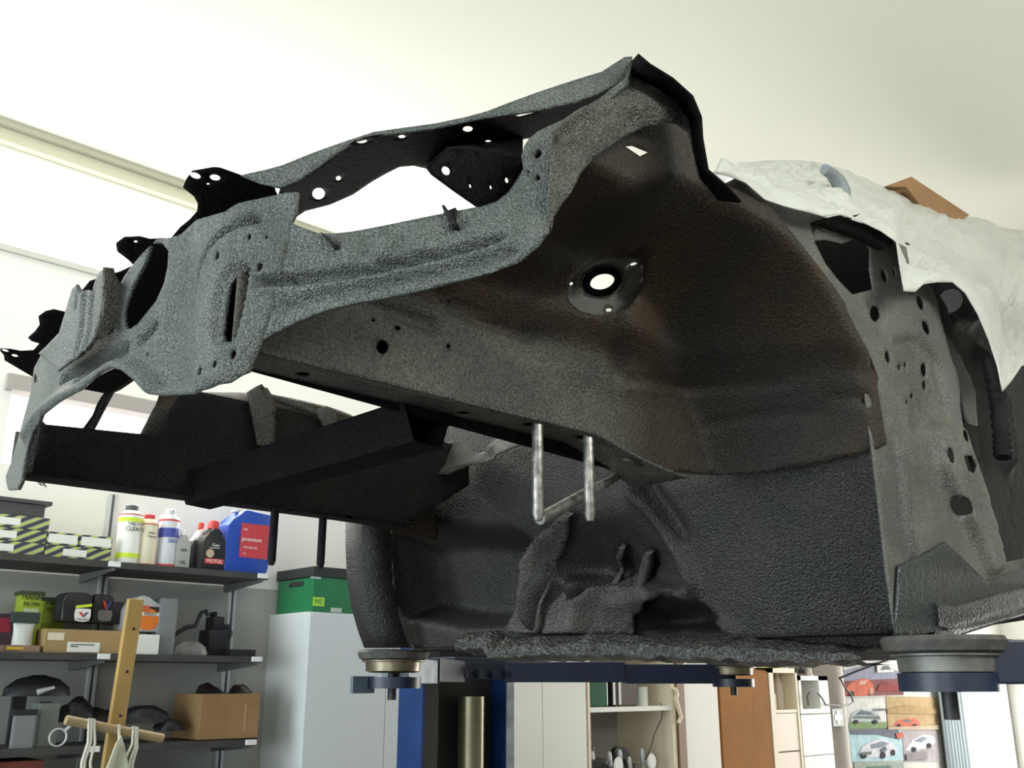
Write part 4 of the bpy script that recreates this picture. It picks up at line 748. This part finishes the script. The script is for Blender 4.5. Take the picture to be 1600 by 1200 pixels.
t, b = boxitem('grey_canister', 57, 87, 1099, 1160, 2.36, .10, mat('green_grey_canister', (.16, .18, .16), .5), 'green grey square canister under the curved black cover', 'canister', z=Z3); obj('canister_cap', BX(b[0]+.01, b[0]+.04, 2.38, 2.41, b[3], b[3]+.006), DK, t)
t, b = boxitem('grey_bottle', 18, 50, 1118, 1165, 2.325, .03, mat('grey_bottle_shell', (.20, .21, .22), .5), 'pale grey upright packet in front of the green grey canister', 'packet', z=Z3); obj('dark_top', BX(b[0]-.005, b[1]+.005, 2.325, 2.36, b[3], b[3]+.02), DK, t)
lump('alternator', (ctr(124, 2.44), 2.47, Z3+.080), (.075, .06, .085), DK, 3, 'black lumpy engine unit beside the green grey canister', 'engine part')
lump('hose_bundle', (ctr(166, 2.46), 2.50, Z3+.065), (.085, .06, .065), mat('black_brown_hose', (.022, .014, .014), .5), 9, 'tangled black brown hoses behind the wooden pole', 'hoses')
lump('black_bag', (ctr(232, 2.42), 2.45, Z3+.07), (.10, .08, .07), DK, 14, 'rounded black bag right of the wooden pole on the lower shelf', 'bag')
lump('caliper', (ctr(268, 2.40), 2.40, Z3+.04), (.06, .05, .045), mat('dark_metal_part', (.035, .034, .04), .35, .5), 21, 'small dark metal part between the black bag and the cardboard box', 'metal part')
bm = bmesh.new(); c0 = spot(90, 1155, 2.33); c0.z = Z3+.032; N = 22
tube(bm, [c0+Vector((.030*math.cos(2*math.pi*k/N), .0, .030*math.sin(2*math.pi*k/N))) for k in range(N+1)], .0035, 8); tube(bm, [c0+Vector((.02, 0, .02)), c0+Vector((.05, 0, .05))], .006, 8)
tag(obj('hose_clamp', bm, M_STEEL, smooth=True), 'round steel hose clamp standing at the shelf edge left of the pole', 'clamp')
x0 = xz(311, 1150, 2.33)[0]; x1 = xz(402, 1150, 2.33)[0]; zt = xz(350, 1084, 2.33)[1]; t = thing('cardboard_box', ((x0+x1)/2, 2.45, Z3), 'open brown cardboard box full of black parts on the lower shelf', 'cardboard box')
CB2 = mat('brown_cardboard', (.34, .20, .085), .8, noise=.2, nscale=6)
bm = bmesh.new(); box(bm, x0, x1, 2.33, 2.334, Z3, zt); box(bm, x0, x1, 2.576, 2.58, Z3, zt); box(bm, x0, x0+.004, 2.334, 2.576, Z3, zt); box(bm, x1-.004, x1, 2.334, 2.576, Z3, zt); box(bm, x0, x1, 2.33, 2.58, Z3, Z3+.004); obj('carton', bm, CB2, t)
obj('tape', BX(x0+.19, x0+.20, 2.3285, 2.33, Z3+.03, zt-.04), mat('tan_tape', (.42, .28, .14), .4), t)
for k, (px, w_, sd) in enumerate(((326, .062, 4), (374, .055, 8))):
    lump('black_hose_part', (ctr(px, 2.44), 2.45, zt-.03), (w_, .07, .065), mat('black_brown_hose', (.022, .014, .014), .5), sd, ['black crumpled hoses heaped in the left of the open cardboard box', 'dark grey parts heaped in the right of the open cardboard box'][k], 'car parts')
x0, x1 = xz(196, 1195, 2.32)[0], xz(352, 1195, 2.32)[0]; t = thing('metal_tray', ((x0+x1)/2, 2.46, Z4), 'long dark metal tray with a pale rim on the lowest shelf', 'tray'); bm = bmesh.new(); box(bm, x0, x1, 2.32, 2.6, Z4, Z4+.215); obj('tray_body', bm, mat('dark_green_metal', (.03, .045, .04), .4), t); bm = bmesh.new(); box(bm, x0-.01, x1+.01, 2.31, 2.325, Z4+.215, Z4+.222); obj('tray_rim', bm, M_STEEL, t)
t, b = boxitem('red_box', -30, 62, 1190, 1240, 2.33, .2, mat('red_brown_box', (.22, .05, .03), .6, noise=.5, nscale=15), 'red and orange box on the lowest shelf at the left edge', 'box', z=Z4)

# ================================================================ POLE WITH CROSS BAR AND SACK
PY = 1.85
M_WOOD = mat('yellow_pine', (.47, .30, .10), .55, noise=.25, nscale=5, bump=.1, bscale=12)
top, bot = spot(212, 936, PY), spot(172, 1195, PY); d = (bot-top).normalized(); foot = top+d*((0-top.z)/d.z)
t = thing('wooden_pole', (foot.x, foot.y, 0), 'yellow wooden pole with a cross bar, leaning in front of the shelves', 'wooden pole'); ORG[t.name] = Vector((foot.x, foot.y, 0))
bm = bmesh.new(); a, b = foot, top; n = Vector((.026, 0, 0)); dy = Vector((0, .012, 0))
v = [bm.verts.new(p+s1*n+s2*dy) for p in (a, b) for s1 in (-1, 1) for s2 in (-1, 1)]
for f in ((0, 1, 3, 2), (4, 6, 7, 5), (0, 4, 5, 1), (2, 3, 7, 6), (0, 2, 6, 4), (1, 5, 7, 3)): bm.faces.new([v[i] for i in f])
obj('pole', bm, M_WOOD, t, bevel=.003)
c0, c1 = spot(103, 1125, PY-.03), spot(254, 1154, PY-.03); bm = bmesh.new(); tube(bm, [c0, c1], .015, 14); obj('cross_bar', bm, mat('grey_pine', (.36, .26, .14), .6), t, smooth=True)
for k in range(4):
    q = top+d*(.10+.14*k); bm = bmesh.new(); tube(bm, [q+Vector((.004, -.0125, 0)), q+Vector((.004, -.0135, 0))], .005, 10); obj('peg_hole', bm, INK, t)
ROPE = mat('white_cord', (.70, .68, .58), .7)
bm = bmesh.new(); sx = [spot(118, 1245, PY-.05), spot(228, 1245, PY-.05)]; rws = []
for i in range(13):
    f = i/12; x = sx[0].x+(sx[1].x-sx[0].x)*f; row = []
    for j in range(9):
        g = j/8; peak = math.exp(-((f-.5)/.20)**2); z = sx[0].z-.20+(.20+.17*peak)*g+.01*math.sin(9*f+4*g); y = PY-.05+.05*math.sin(f*math.pi)*(.5-g)+.012*math.sin(14*f); row.append(bm.verts.new((x, y, z)))
    rws.append(row)
for i in range(12):
    for j in range(8): bm.faces.new((rws[i][j], rws[i+1][j], rws[i+1][j+1], rws[i][j+1]))
tk = thing('cloth_sack', ((sx[0].x+sx[1].x)/2, PY-.05, sx[0].z-.2), 'pale cloth sack hanging on white cords from the cross bar', 'sack')
so = obj('sack_cloth', bm, mat('pale_sack_cloth', (.62, .64, .52), .8, bump=.3, bscale=40), tk, smooth=True); sm = so.modifiers.new('thickness', 'SOLIDIFY'); sm.thickness = .004
for k, (xa, ya, xb, yb) in enumerate(((139, 1131, 127, 1215), (143, 1131, 131, 1215), (147, 1132, 142, 1215), (186, 1140, 178, 1190), (208, 1143, 196, 1200), (212, 1144, 202, 1210), (214, 1144, 207, 1215))):
    bm = bmesh.new(); A, B = spot(xa, ya, PY-.048), spot(xb, yb, PY-.052); tube(bm, [A+Vector((0, .03, .004)), A+Vector((0, 0, .014)), A, A.lerp(B, .35)+Vector((.006, 0, 0)), A.lerp(B, .7)-Vector((.005, 0, 0)), B], .0045, 8); obj('cord', bm, ROPE, tk, smooth=True)

# ================================================================ LOCKER, BOX, RIGHT-HAND FURNITURE
LK = mat('white_grey_locker_paint', (.70, .74, .74), .5); LKS = LK
x0 = 1.905; xs = xz(602, 1100, 2.3)[0]; zt = 1.953
t = thing('steel_locker', (2.35, 2.47, 0), 'pale grey steel locker with two doors right of the shelves', 'locker')
obj('locker_body', BX(x0, 2.80, 2.312, WY-.005, 0, zt), LK, t, bevel=.003); obj('locker_door', BX(x0+.004, xs-.002, 2.30, 2.312, .05, zt-.008), LK, t); obj('locker_door', BX(xs+.002, 2.796, 2.30, 2.312, .05, zt-.008), LK, t)
G1 = mat('green_tool_case', (.015, .20, .07), .45, noise=.2, nscale=8)
t = thing('tool_case', (2.2, 2.47, zt), 'green case with a black lid on top of the grey locker', 'case')
obj('case_body', BX(1.925, 2.48, 2.312, 2.62, zt, zt+.155), G1, t, bevel=.004); obj('case_lid', BX(1.918, 2.49, 2.305, 2.63, zt+.155, zt+.20), mat('black_case_lid', (.02, .024, .022), .5), t, bevel=.004)
xa = xz(489, 940, 2.31)[0]; xb = xz(507, 940, 2.31)[0]; tl = flatlabel('lime_label', t, xa, xb, xz(495, 947, 2.31)[1], xz(495, 933, 2.31)[1], 2.3118, mat('lime_sticker', (.40, .72, .06), .5)); obj_text_on(t, 'ME', (xa+xb)/2, 2.310, xz(495, 940, 2.31)[1], .03, mat('green_print', (.05, .30, .06), .6))
xa = xz(517, 950, 2.31)[0]; xb = xz(534, 950, 2.31)[0]; flatlabel('grey_label', t, xa, xb, zt+.003, zt+.022, 2.3118, mat('pale_grey_label', (.5, .55, .5), .5))
xa = xz(486, 899, 2.31)[0]; xb = xz(502, 899, 2.31)[0]; flatlabel('clasp', t, xa, xb, zt+.145, zt+.154, 2.3118, M_STEEL); obj('handle_slot', BX(1.922, 1.925, 2.40, 2.52, zt+.12, zt+.14), INK, t)
FY = 2.20
WC = mat('white_melamine', (.86, .85, .80), .5); CRM = mat('cream_melamine', (.80, .70, .52), .5); GRB = mat('grey_back_panel', (.36, .35, .32), .8, noise=.1, nscale=4)
def X(px, y=FY, py=1120): return xz(px, py, y)[0]
t = thing('white_cupboard', ((X(782)+X(917))/2, 2.42, 0), 'tall white cupboard right of the far lift post', 'cupboard'); obj('carcass', BX(X(782), X(917), FY+.02, WY-.005, 0, 2.0), WC, t); xm = X(848); obj('cupboard_door', BX(X(783), xm-.002, FY, FY+.019, .08, 1.99), WC, t); obj('cupboard_door', BX(xm+.002, X(916), FY, FY+.019, .08, 1.99), WC, t)
t = thing('open_shelf_unit', ((X(919)+X(1056))/2, 2.42, 0), 'open shelf unit with a grey back beside the white cupboard', 'shelf unit'); xl, xr = X(919), X(1056); zs = xz(985, 1108, FY)[1]
bm = bmesh.new(); box(bm, xl, xl+.018, FY, WY-.005, 0, 2.0); box(bm, xr-.035, xr, FY, WY-.005, 0, 2.0); box(bm, xl, xr, FY, WY-.005, 1.98, 2.0); obj('side_panels', bm, CRM, t); obj('back_panel', BX(xl+.018, xr-.035, WY-.03, WY-.01, 0, 1.98), GRB, t)
zl = zs-.53; obj('shelf', BX(xl+.018, xr-.035, FY+.003, WY-.03, zs-.012, zs+.013), WC, t); obj('shelf', BX(xl+.018, xr-.035, FY+.003, WY-.03, zl-.013, zl+.012), WC, t)
z5 = zs+.013; z6 = zl+.012
def bottle(px, r, h, z, m, label, cat='bottle', y=FY+.12, capm=None, name='bottle'):
    c = (X(px, y), y, z); t = thing(name, c, label, cat); bm = bmesh.new(); lathe(bm, [(r*.95, 0), (r, .01), (r, h*.65), (r*.5, h*.8), (r*.42, h*.9)], c, 20); obj('bottle_body', bm, m, t, smooth=True)
    bm = bmesh.new(); lathe(bm, [(r*.5, h*.9), (r*.5, h)], c, 16); obj('cap', bm, capm or DK, t, smooth=True); return t
x0, x1 = X(931), X(960); t = thing('green_crate', ((x0+x1)/2, FY+.12, z5), 'dark green glass crate at the left of the open shelf', 'crate'); obj('crate_body', BX(x0, x1, FY+.04, FY+.25, z5, z5+.20), mat('green_glass_crate', (.01, .10, .05), .25), t, bevel=.01); obj('crate_lid', BX(x0+.01, x1-.01, FY+.05, FY+.24, z5+.20, z5+.22), DK, t)
bottle(922, .022, .18, z5, mat('dark_chrome_bottle', (.06, .07, .08), .3, .5), 'dark bottle left of the green crate on the open shelf')
x0, x1 = X(973), X(1007); t = thing('brown_case', ((x0+x1)/2, FY+.12, z5), 'dark brown case with light straps on the open shelf', 'case'); obj('case_body', BX(x0, x1, FY+.05, FY+.22, z5, z5+.21), mat('dark_brown_case', (.055, .032, .022), .5), t, bevel=.008)
for px in (969, 978): obj('strap', BX(X(px), X(px)+.018, FY+.045, FY+.05, z5+.01, z5+.205), M_STEEL, t)
t = thing('white_roll', (X(1025), FY+.1, z5), 'white paper roll at the right of the open shelf', 'roll'); bm = bmesh.new(); lathe(bm, [(.036, 0), (.036, .105)], (X(1025), FY+.1, z5), 24); obj('paper', bm, WHT, t, smooth=True); bm = bmesh.new(); lathe(bm, [(.012, .105), (.012, .108)], (X(1025), FY+.1, z5), 14); obj('core', bm, DK, t)
bottle(1033, .03, .14, z5, mat('grey_dark_jar', (.12, .12, .11), .4), 'grey jar behind the white paper roll', 'jar', y=FY+.2)
# espresso-like bench machine on the lower shelf of the unit
xa, xb = X(922), X(1012); t = thing('bench_grinder', ((xa+xb)/2, FY+.16, z6), 'metal bench machine with white round knobs, low in the open shelf unit', 'machine')
zt = xz(960, 1190, FY+.1)[1]
bm = bmesh.new(); box(bm, xa, xa+.22, FY+.08, FY+.28, z6, zt+.02); box(bm, xa+.03, xa+.08, FY+.12, FY+.2, zt+.02, zt+.10); box(bm, xa+.10, xa+.16, FY+.12, FY+.2, zt+.02, zt+.085); obj('machine_body', bm, mat('dark_machine_metal', (.06, .055, .05), .35, .6, noise=.6, nscale=40), t, bevel=.006)
bm = bmesh.new(); box(bm, xa+.24, xb, FY+.1, FY+.28, z6, zt-.02); obj('machine_body', bm, mat('dark_machine_metal', (.06, .055, .05), .35, .6), t, bevel=.006)
bm = bmesh.new(); lathe(bm, [(.075, 0), (.075, .03)], (0, 0, 0), 24); bmesh.ops.rotate(bm, verts=bm.verts, cent=(0, 0, 0), matrix=Matrix.Rotation(math.radians(90), 3, 'X')); bmesh.ops.translate(bm, verts=bm.verts, vec=(X(994), FY+.15, zt)); obj('wheel_guard', bm, DK, t, smooth=True)
for px, py in ((965, 1196), (1017, 1190)):
    c = spot(px, py, FY+.04); bm = bmesh.new(); lathe(bm, [(.034, 0), (.036, .006), (.03, .014)], (0, 0, 0), 22, 1, 1.25); bmesh.ops.rotate(bm, verts=bm.verts, cent=(0, 0, 0), matrix=Matrix.Rotation(math.radians(90), 3, 'X')); bmesh.ops.translate(bm, verts=bm.verts, vec=c); obj('round_knob', bm, WHT, t, smooth=True)
    bm = bmesh.new(); tube(bm, [c, c+Vector((0, .1, -.02))], .008, 8); obj('knob_stem', bm, M_STEEL, t, smooth=True)
for px, py in ((925, 1180), (952, 1180), (968, 1177), (1003, 1175), (983, 1188)):
    c = spot(px, py, FY+.1); bm = bmesh.new(); tube(bm, [c+Vector((0, 0, .02)), c, c+Vector((.01, .0, -.08))], [.008, .014, .012], 10); obj('chrome_fitting', bm, M_STEEL, t, smooth=True)
bm = bmesh.new(); tube(bm, [spot(x, y, FY+.05) for x, y in ((1032, 1099), (1035, 1106), (1034, 1122), (1028, 1135), (1022, 1148), (1018, 1165), (1012, 1180), (1008, 1186))], .003, 6); tag(obj('black_cable', bm, DK, smooth=True), 'thin black cable hanging in the open shelf unit', 'cable')
BR = mat('brown_veneer', (.40, .17, .042), .7, noise=.2, nscale=3, spec=.15); BR2 = mat('dark_brown_board', (.25, .14, .08), .5)
t = tag(obj('brown_board', BX(X(1058), X(1069), FY-.01, WY-.01, 0, 2.0), BR2), 'narrow brown board standing between the open shelf unit and the white wardrobe', 'board')
bm = bmesh.new(); tube(bm, [spot(x, y, FY-.015) for x, y in ((1054, 1075), (1058, 1085), (1056, 1092), (1060, 1108), (1064, 1120), (1060, 1130))], .012, 8); tag(obj('wavy_cord', bm, CRM, smooth=True), 'wavy cream cord hanging on the edge of the narrow brown board', 'cord')
t = thing('white_wardrobe', ((X(1069)+X(1124))/2, 2.42, 0), 'tall white wardrobe left of the brown wardrobe', 'wardrobe'); obj('carcass', BX(X(1069), X(1124), FY+.02, WY-.005, 0, 2.0), WC, t); obj('wardrobe_door', BX(X(1070), X(1123), FY, FY+.019, .06, 1.99), WC, t)
t = thing('brown_wardrobe', ((X(1126)+X(1205))/2, 2.42, 0), 'brown wood veneer wardrobe right of the white wardrobe', 'wardrobe'); zb_ = xz(1165, 1046, FY)[1]; obj('carcass', BX(X(1126), X(1205), FY+.02, WY-.005, 0, zb_), BR, t); xm = X(1178); obj('wardrobe_door', BX(X(1127), xm-.003, FY, FY+.019, .06, zb_-.01), BR, t); obj('wardrobe_door', BX(xm+.003, X(1204), FY+.003, FY+.019, .06, zb_-.01), BR, t)
boxitem('pink_box', 1152, 1184, 1038, 1046, FY+.1, .2, mat('pale_pink_card', (.72, .50, .46), .6), 'pale pink box lying on the brown wardrobe', 'box', z=zb_)
xl, xr = X(1206), X(1250); zt = xz(1222, 1044, FY)[1]; zs = xz(1225, 1109, FY)[1]
t = thing('cream_shelf_unit', ((xl+xr)/2, 2.42, 0), 'cream shelf unit with two pale bottles right of the brown wardrobe', 'shelf unit')
bm = bmesh.new(); box(bm, xl, xl+.05, FY, WY-.005, 0, zt); box(bm, xr-.02, xr, FY, WY-.005, 0, zt); box(bm, xl, xr, FY, WY-.005, zt-.03, zt); box(bm, xl+.05, xr-.02, FY+.003, WY-.005, zs-.02, zs); obj('carcass', bm, CRM, t); obj('back_panel', BX(xl+.05, xr-.02, WY-.05, WY-.03, 0, zt-.03), mat('beige_back', (.62, .52, .40), .7), t)
zd = zs-.02
for k in range(3):
    obj('drawer', BX(xl+.052, xr-.022, FY+.006, WY-.06, zd-.24*(k+1)+.004, zd-.24*k-.004), mat('pale_peach_front', (.82, .70, .58), .5), t)
bottle(1219, .035, .25, zs, mat('pale_pink_bottle', (.74, .62, .54), .4), 'slim pale bottle, left of the pair in the cream shelf unit', capm=CRM)
bottle(1231, .045, .28, zs, WHT, 'white bottle with a wide base, right of the pair in the cream shelf unit', capm=CRM)
boxitem('cream_carton', 1212, 1214, 1084, 1108, FY+.06, .1, CRM, 'small cream carton at the left inside the cream shelf unit', 'carton', z=zs)
boxitem('lime_box', 1206, 1226, 1036, 1044, FY+.06, .15, mat('lime_green_card', (.50, .66, .22), .6), 'lime green and white box on top of the cream shelf unit', 'box', z=zt)
xl, xr = X(1252), X(1298); zt2 = xz(1265, 1056, FY)[1]
t = thing('white_shelf_unit', ((xl+xr)/2, 2.42, 0), 'low white unit with a deep niche and drawers beside the cream shelf unit', 'shelf unit')
bm = bmesh.new(); box(bm, xl, xl+.03, FY, WY-.005, zs, zt2); box(bm, xr-.12, xr, FY, WY-.005, zs, zt2); box(bm, xl, xr, FY, WY-.005, zt2-.03, zt2); box(bm, xl, xr, WY-.05, WY-.005, zs, zt2); box(bm, xl, xr, FY, WY-.005, zs-.03, zs); obj('carcass', bm, WC, t)
xr2 = X(1299)
for k in range(3):
    obj('drawer', BX(xl+.004, xr2, FY+.004, WY-.01, max(.02, zs-.04-.26*(k+1)), zs-.036-.26*k), WC, t)
bottle(1258, .045, .26, zs, mat('taupe_bottle', (.34, .29, .24), .5), 'taupe bottle at the left of the white niche', y=FY+.18)
bottle(1270, .036, .30, zs, mat('cream_bottle', (.78, .72, .60), .4), 'slim cream bottle standing in the white niche', y=FY+.14, capm=CRM)
bm = bmesh.new(); cxp = spot(1312, 1060, 2.36); tube(bm, [(cxp.x, 2.5, 0), (cxp.x, 2.5, CZ-.02)], .15, 24); tag(obj('round_column', bm, mat('taupe_column_paint', (.40, .36, .33), .7), smooth=True), 'taupe round column left of the car posters', 'column')
bm = bmesh.new(); tube(bm, [spot(x, y, 2.18) for x, y in ((1263, 1102), (1261, 1088), (1266, 1081), (1276, 1081), (1284, 1090), (1290, 1101), (1310, 1102), (1326, 1102), (1333, 1098), (1330, 1086), (1320, 1074), (1313, 1060))], .006, 8); tube(bm, [spot(1311, 1060, 2.18), spot(1340, 1048, 2.1), spot(1405, 1024, 1.9)], .008, 8)
tag(obj('bent_wire', bm, mat('dark_wire', (.06, .055, .055), .4), smooth=True), 'bent dark wire and rod hanging before the taupe column', 'wire')
c = spot(1309, 1121, 2.335); t = thing('first_aid_sign', (c.x, 2.34, c.z-.06), 'small grey sign with a white cross low on the taupe column', 'sign'); obj('sign_plate', BX(c.x-.075, c.x+.075, 2.332, 2.345, c.z-.06, c.z+.06), mat('grey_green_sign', (.20, .24, .20), .5), t)
bm = bmesh.new(); box(bm, c.x-.05, c.x+.05, 2.329, 2.332, c.z-.016, c.z+.016); box(bm, c.x-.018, c.x+.018, 2.3285, 2.332, c.z-.045, c.z+.045); obj('cross', bm, WHT, t)

# ---- posters of racing cars on the back wall
def poly_px(t, name, pts, y, m):
    bm = bmesh.new(); v = [bm.verts.new(spot(a, b, y)) for a, b in pts]; w_ = [bm.verts.new(p.co+Vector((0, .002, 0))) for p in v]; n = len(v); bm.faces.new(v); bm.faces.new(w_[::-1])
    for i in range(n): bm.faces.new((v[i], w_[i], w_[(i+1) % n], v[(i+1) % n]))
    return obj(name, bm, m, t)
PYW = 2.64
def poster(q, paper, label, bits):
    c = [spot(a, b, PYW) for a, b in q]; t = thing('car_poster', (sum(p.x for p in c)/4, PYW, min(p.z for p in c)), label, 'poster', 'racing car posters'); ORG[t.name] = t.location.copy()
    poly_px(t, 'paper', q, PYW, paper)
    for i, (nm, pts, m) in enumerate(bits): poly_px(t, nm, pts, PYW-.003-.002*i, m)
def K(n, *c): m_ = sum(c)/3; return mat(n, tuple(max(.01, (m_+(x-m_)*.95)*.72) for x in c), .9, spec=.1, noise=.22, nscale=14)
ORr, SKY, GRS, PAP = K('poster_orange_red', .75, .20, .13), K('poster_grey_blue', .34, .36, .46), K('poster_green', .26, .38, .18), K('poster_white', .80, .80, .78)
poster([(1316, 1016), (1408, 1016), (1412, 1088), (1321, 1090)], PAP, 'poster of a red racing car under a grey blue sky', [('sky', [(1318, 1048), (1372, 1034), (1410, 1052), (1411, 1064), (1318, 1066)], SKY), ('track', [(1319, 1064), (1411, 1060), (1412, 1086), (1321, 1088)], K('poster_maroon', .30, .12, .12)), ('car', [(1322, 1084), (1324, 1072), (1336, 1064), (1346, 1060), (1358, 1062), (1364, 1070), (1366, 1082), (1350, 1087), (1336, 1088)], ORr), ('window', [(1344, 1064), (1356, 1063), (1352, 1069), (1342, 1070)], K('poster_pink', .85, .52, .42)), ('wheel', ell(1362, 1080, 3.5, 6), K('poster_tyre', .72, .42, .30)), ('rival_car', [(1370, 1080), (1374, 1070), (1388, 1066), (1400, 1070), (1406, 1080)], K('poster_dark_red', .35, .08, .08)), ('wheel', ell(1331, 1084, 4, 4), K('poster_tyre_black', .06, .06, .07)), ('crowd', [(1317, 1020), (1362, 1018), (1350, 1036), (1332, 1042)], K('poster_grey', .58, .58, .60)), ('inset_photo', [(1370, 1036), (1396, 1034), (1398, 1050), (1371, 1051)], PAP), ('inset_car', [(1376, 1047), (1380, 1041), (1388, 1040), (1393, 1046)], K('poster_dark_grey', .20, .24, .23))])
poster([(1321, 1091), (1383, 1090), (1386, 1138), (1326, 1139)], PAP, 'poster of a pale grey car above green grass', [('grass', [(1327, 1128), (1385, 1128), (1386, 1138), (1326, 1139)], GRS), ('car', [(1328, 1124), (1332, 1114), (1346, 1108), (1362, 1110), (1372, 1116), (1378, 1126), (1330, 1128)], K('poster_pale_blue', .55, .66, .68)), ('window', [(1330, 1122), (1336, 1119), (1374, 1119), (1376, 1124)], K('poster_dark_grey', .20, .24, .23)), ('windscreen', [(1338, 1117), (1346, 1110), (1360, 1112), (1366, 1117)], K('poster_slate', .20, .22, .27)), ('wheel', ell(1338, 1128, 3.5, 3.5), K('poster_tyre_black', .06, .06, .07)), ('wheel', ell(1368, 1128, 3.5, 3.5), K('poster_tyre_black', .06, .06, .07)), ('wing', [(1366, 1108), (1384, 1107), (1384, 1110), (1367, 1111)], K('poster_slate', .20, .22, .27))])
poster([(1384, 1088), (1464, 1090), (1468, 1140), (1388, 1140)], K('poster_tan', .58, .42, .22), 'tan poster of an orange red car on sand', [('car', [(1396, 1134), (1402, 1126), (1420, 1122), (1434, 1124), (1438, 1134), (1420, 1137)], ORr), ('window', [(1408, 1127), (1418, 1124), (1426, 1126), (1422, 1129)], K('poster_dark_grey', .20, .24, .23)), ('wheel', ell(1405, 1134, 3, 3), K('poster_tyre_black', .06, .06, .07)), ('wheel', ell(1430, 1134, 3, 3), K('poster_tyre_black', .06, .06, .07)), ('dune', [(1386, 1108), (1420, 1102), (1464, 1108), (1465, 1116), (1387, 1114)], K('poster_ochre', .50, .34, .16)), ('sand', [(1388, 1136), (1467, 1133), (1468, 1140), (1388, 1140)], K('poster_sand', .62, .50, .36))])
poster([(1326, 1140), (1408, 1140), (1412, 1188), (1331, 1190)], K('poster_light_blue', .52, .76, .82), 'light blue poster of a white rally car', [('trees', [(1327, 1140), (1404, 1138), (1406, 1156), (1370, 1148), (1330, 1148)], K('poster_slate', .20, .22, .27)), ('car', [(1342, 1178), (1348, 1166), (1362, 1158), (1380, 1154), (1394, 1160), (1402, 1172), (1398, 1180), (1360, 1184)], K('poster_car_white', .80, .80, .88)), ('window', [(1360, 1164), (1378, 1158), (1390, 1162), (1376, 1168), (1362, 1170)], K('poster_window', .30, .34, .42)), ('wheel', ell(1350, 1181, 4, 4.5), K('poster_tyre_black', .06, .06, .07)), ('wheel', ell(1380, 1180, 4, 5.5), K('poster_tyre_black', .06, .06, .07)), ('wheel', ell(1396, 1176, 3, 5), K('poster_tyre_black', .06, .06, .07)), ('side_stripe', [(1376, 1172), (1384, 1166), (1386, 1172), (1380, 1176)], K('poster_slate', .20, .22, .27)), ('grille', [(1346, 1176), (1362, 1174), (1362, 1179), (1346, 1180)], K('poster_dark_grey', .20, .24, .23))])
poster([(1409, 1142), (1464, 1141), (1470, 1190), (1413, 1190)], K('poster_mauve_grey', .50, .46, .48), 'grey mauve poster of a white car right of the light blue one', [('car', [(1414, 1172), (1426, 1156), (1444, 1147), (1458, 1150), (1462, 1160), (1450, 1168), (1424, 1174)], K('poster_car_white', .80, .80, .88)), ('window', [(1428, 1158), (1442, 1151), (1450, 1154), (1440, 1160)], K('poster_window', .30, .34, .42)), ('wheel', ell(1428, 1171, 4, 4), K('poster_tyre_black', .06, .06, .07)), ('wheel', ell(1452, 1165, 3.5, 4), K('poster_tyre_black', .06, .06, .07)), ('number_panel', [(1400, 1146), (1411, 1144), (1412, 1152), (1402, 1154)], ORr), ('road', [(1416, 1178), (1448, 1174), (1450, 1186), (1417, 1188)], K('poster_brown_grey', .34, .31, .32))])
poster([(1334, 1191), (1412, 1190), (1416, 1240), (1338, 1240)], K('poster_sage', .40, .48, .42), 'sage green poster cut off by the bottom of the photo', [('car', [(1350, 1240), (1354, 1198), (1390, 1196), (1404, 1210), (1404, 1240)], K('poster_deep_green', .16, .28, .22))])
# bright window at the end of the back wall with a grey curtain
x0, x1 = xz(1512, 1150, WY)[0], 10.3
tag(obj('window_4', BX(x0, x1, WY-.02, WY-.008, .3, 1.64), pane), kind='structure')
tag(obj('trim_6', BX(x0-.10, x0, WY-.04, WY-.005, .2, 1.70), mat('white_window_frame', (.75, .76, .78), .5)), kind='structure')
bm = bmesh.new(); N = 40; xa, xb = xz(1474, 1150, 2.6)[0], xz(1508, 1150, 2.6)[0]
a = [bm.verts.new((xa+(xb-xa)*k/N, 2.59+.018*math.sin(k*1.1), z)) for z in (.05, 1.66) for k in range(N+1)]
for k in range(N): bm.faces.new((a[k], a[k+1], a[N+2+k], a[N+1+k]))
o = obj('window_curtain', bm, mat('blue_grey_curtain', (.36, .42, .46), .8), smooth=True); sm = o.modifiers.new('thickness', 'SOLIDIFY'); sm.thickness = .003
tag(o, 'blue grey curtain at the left of the bright window', 'curtain')
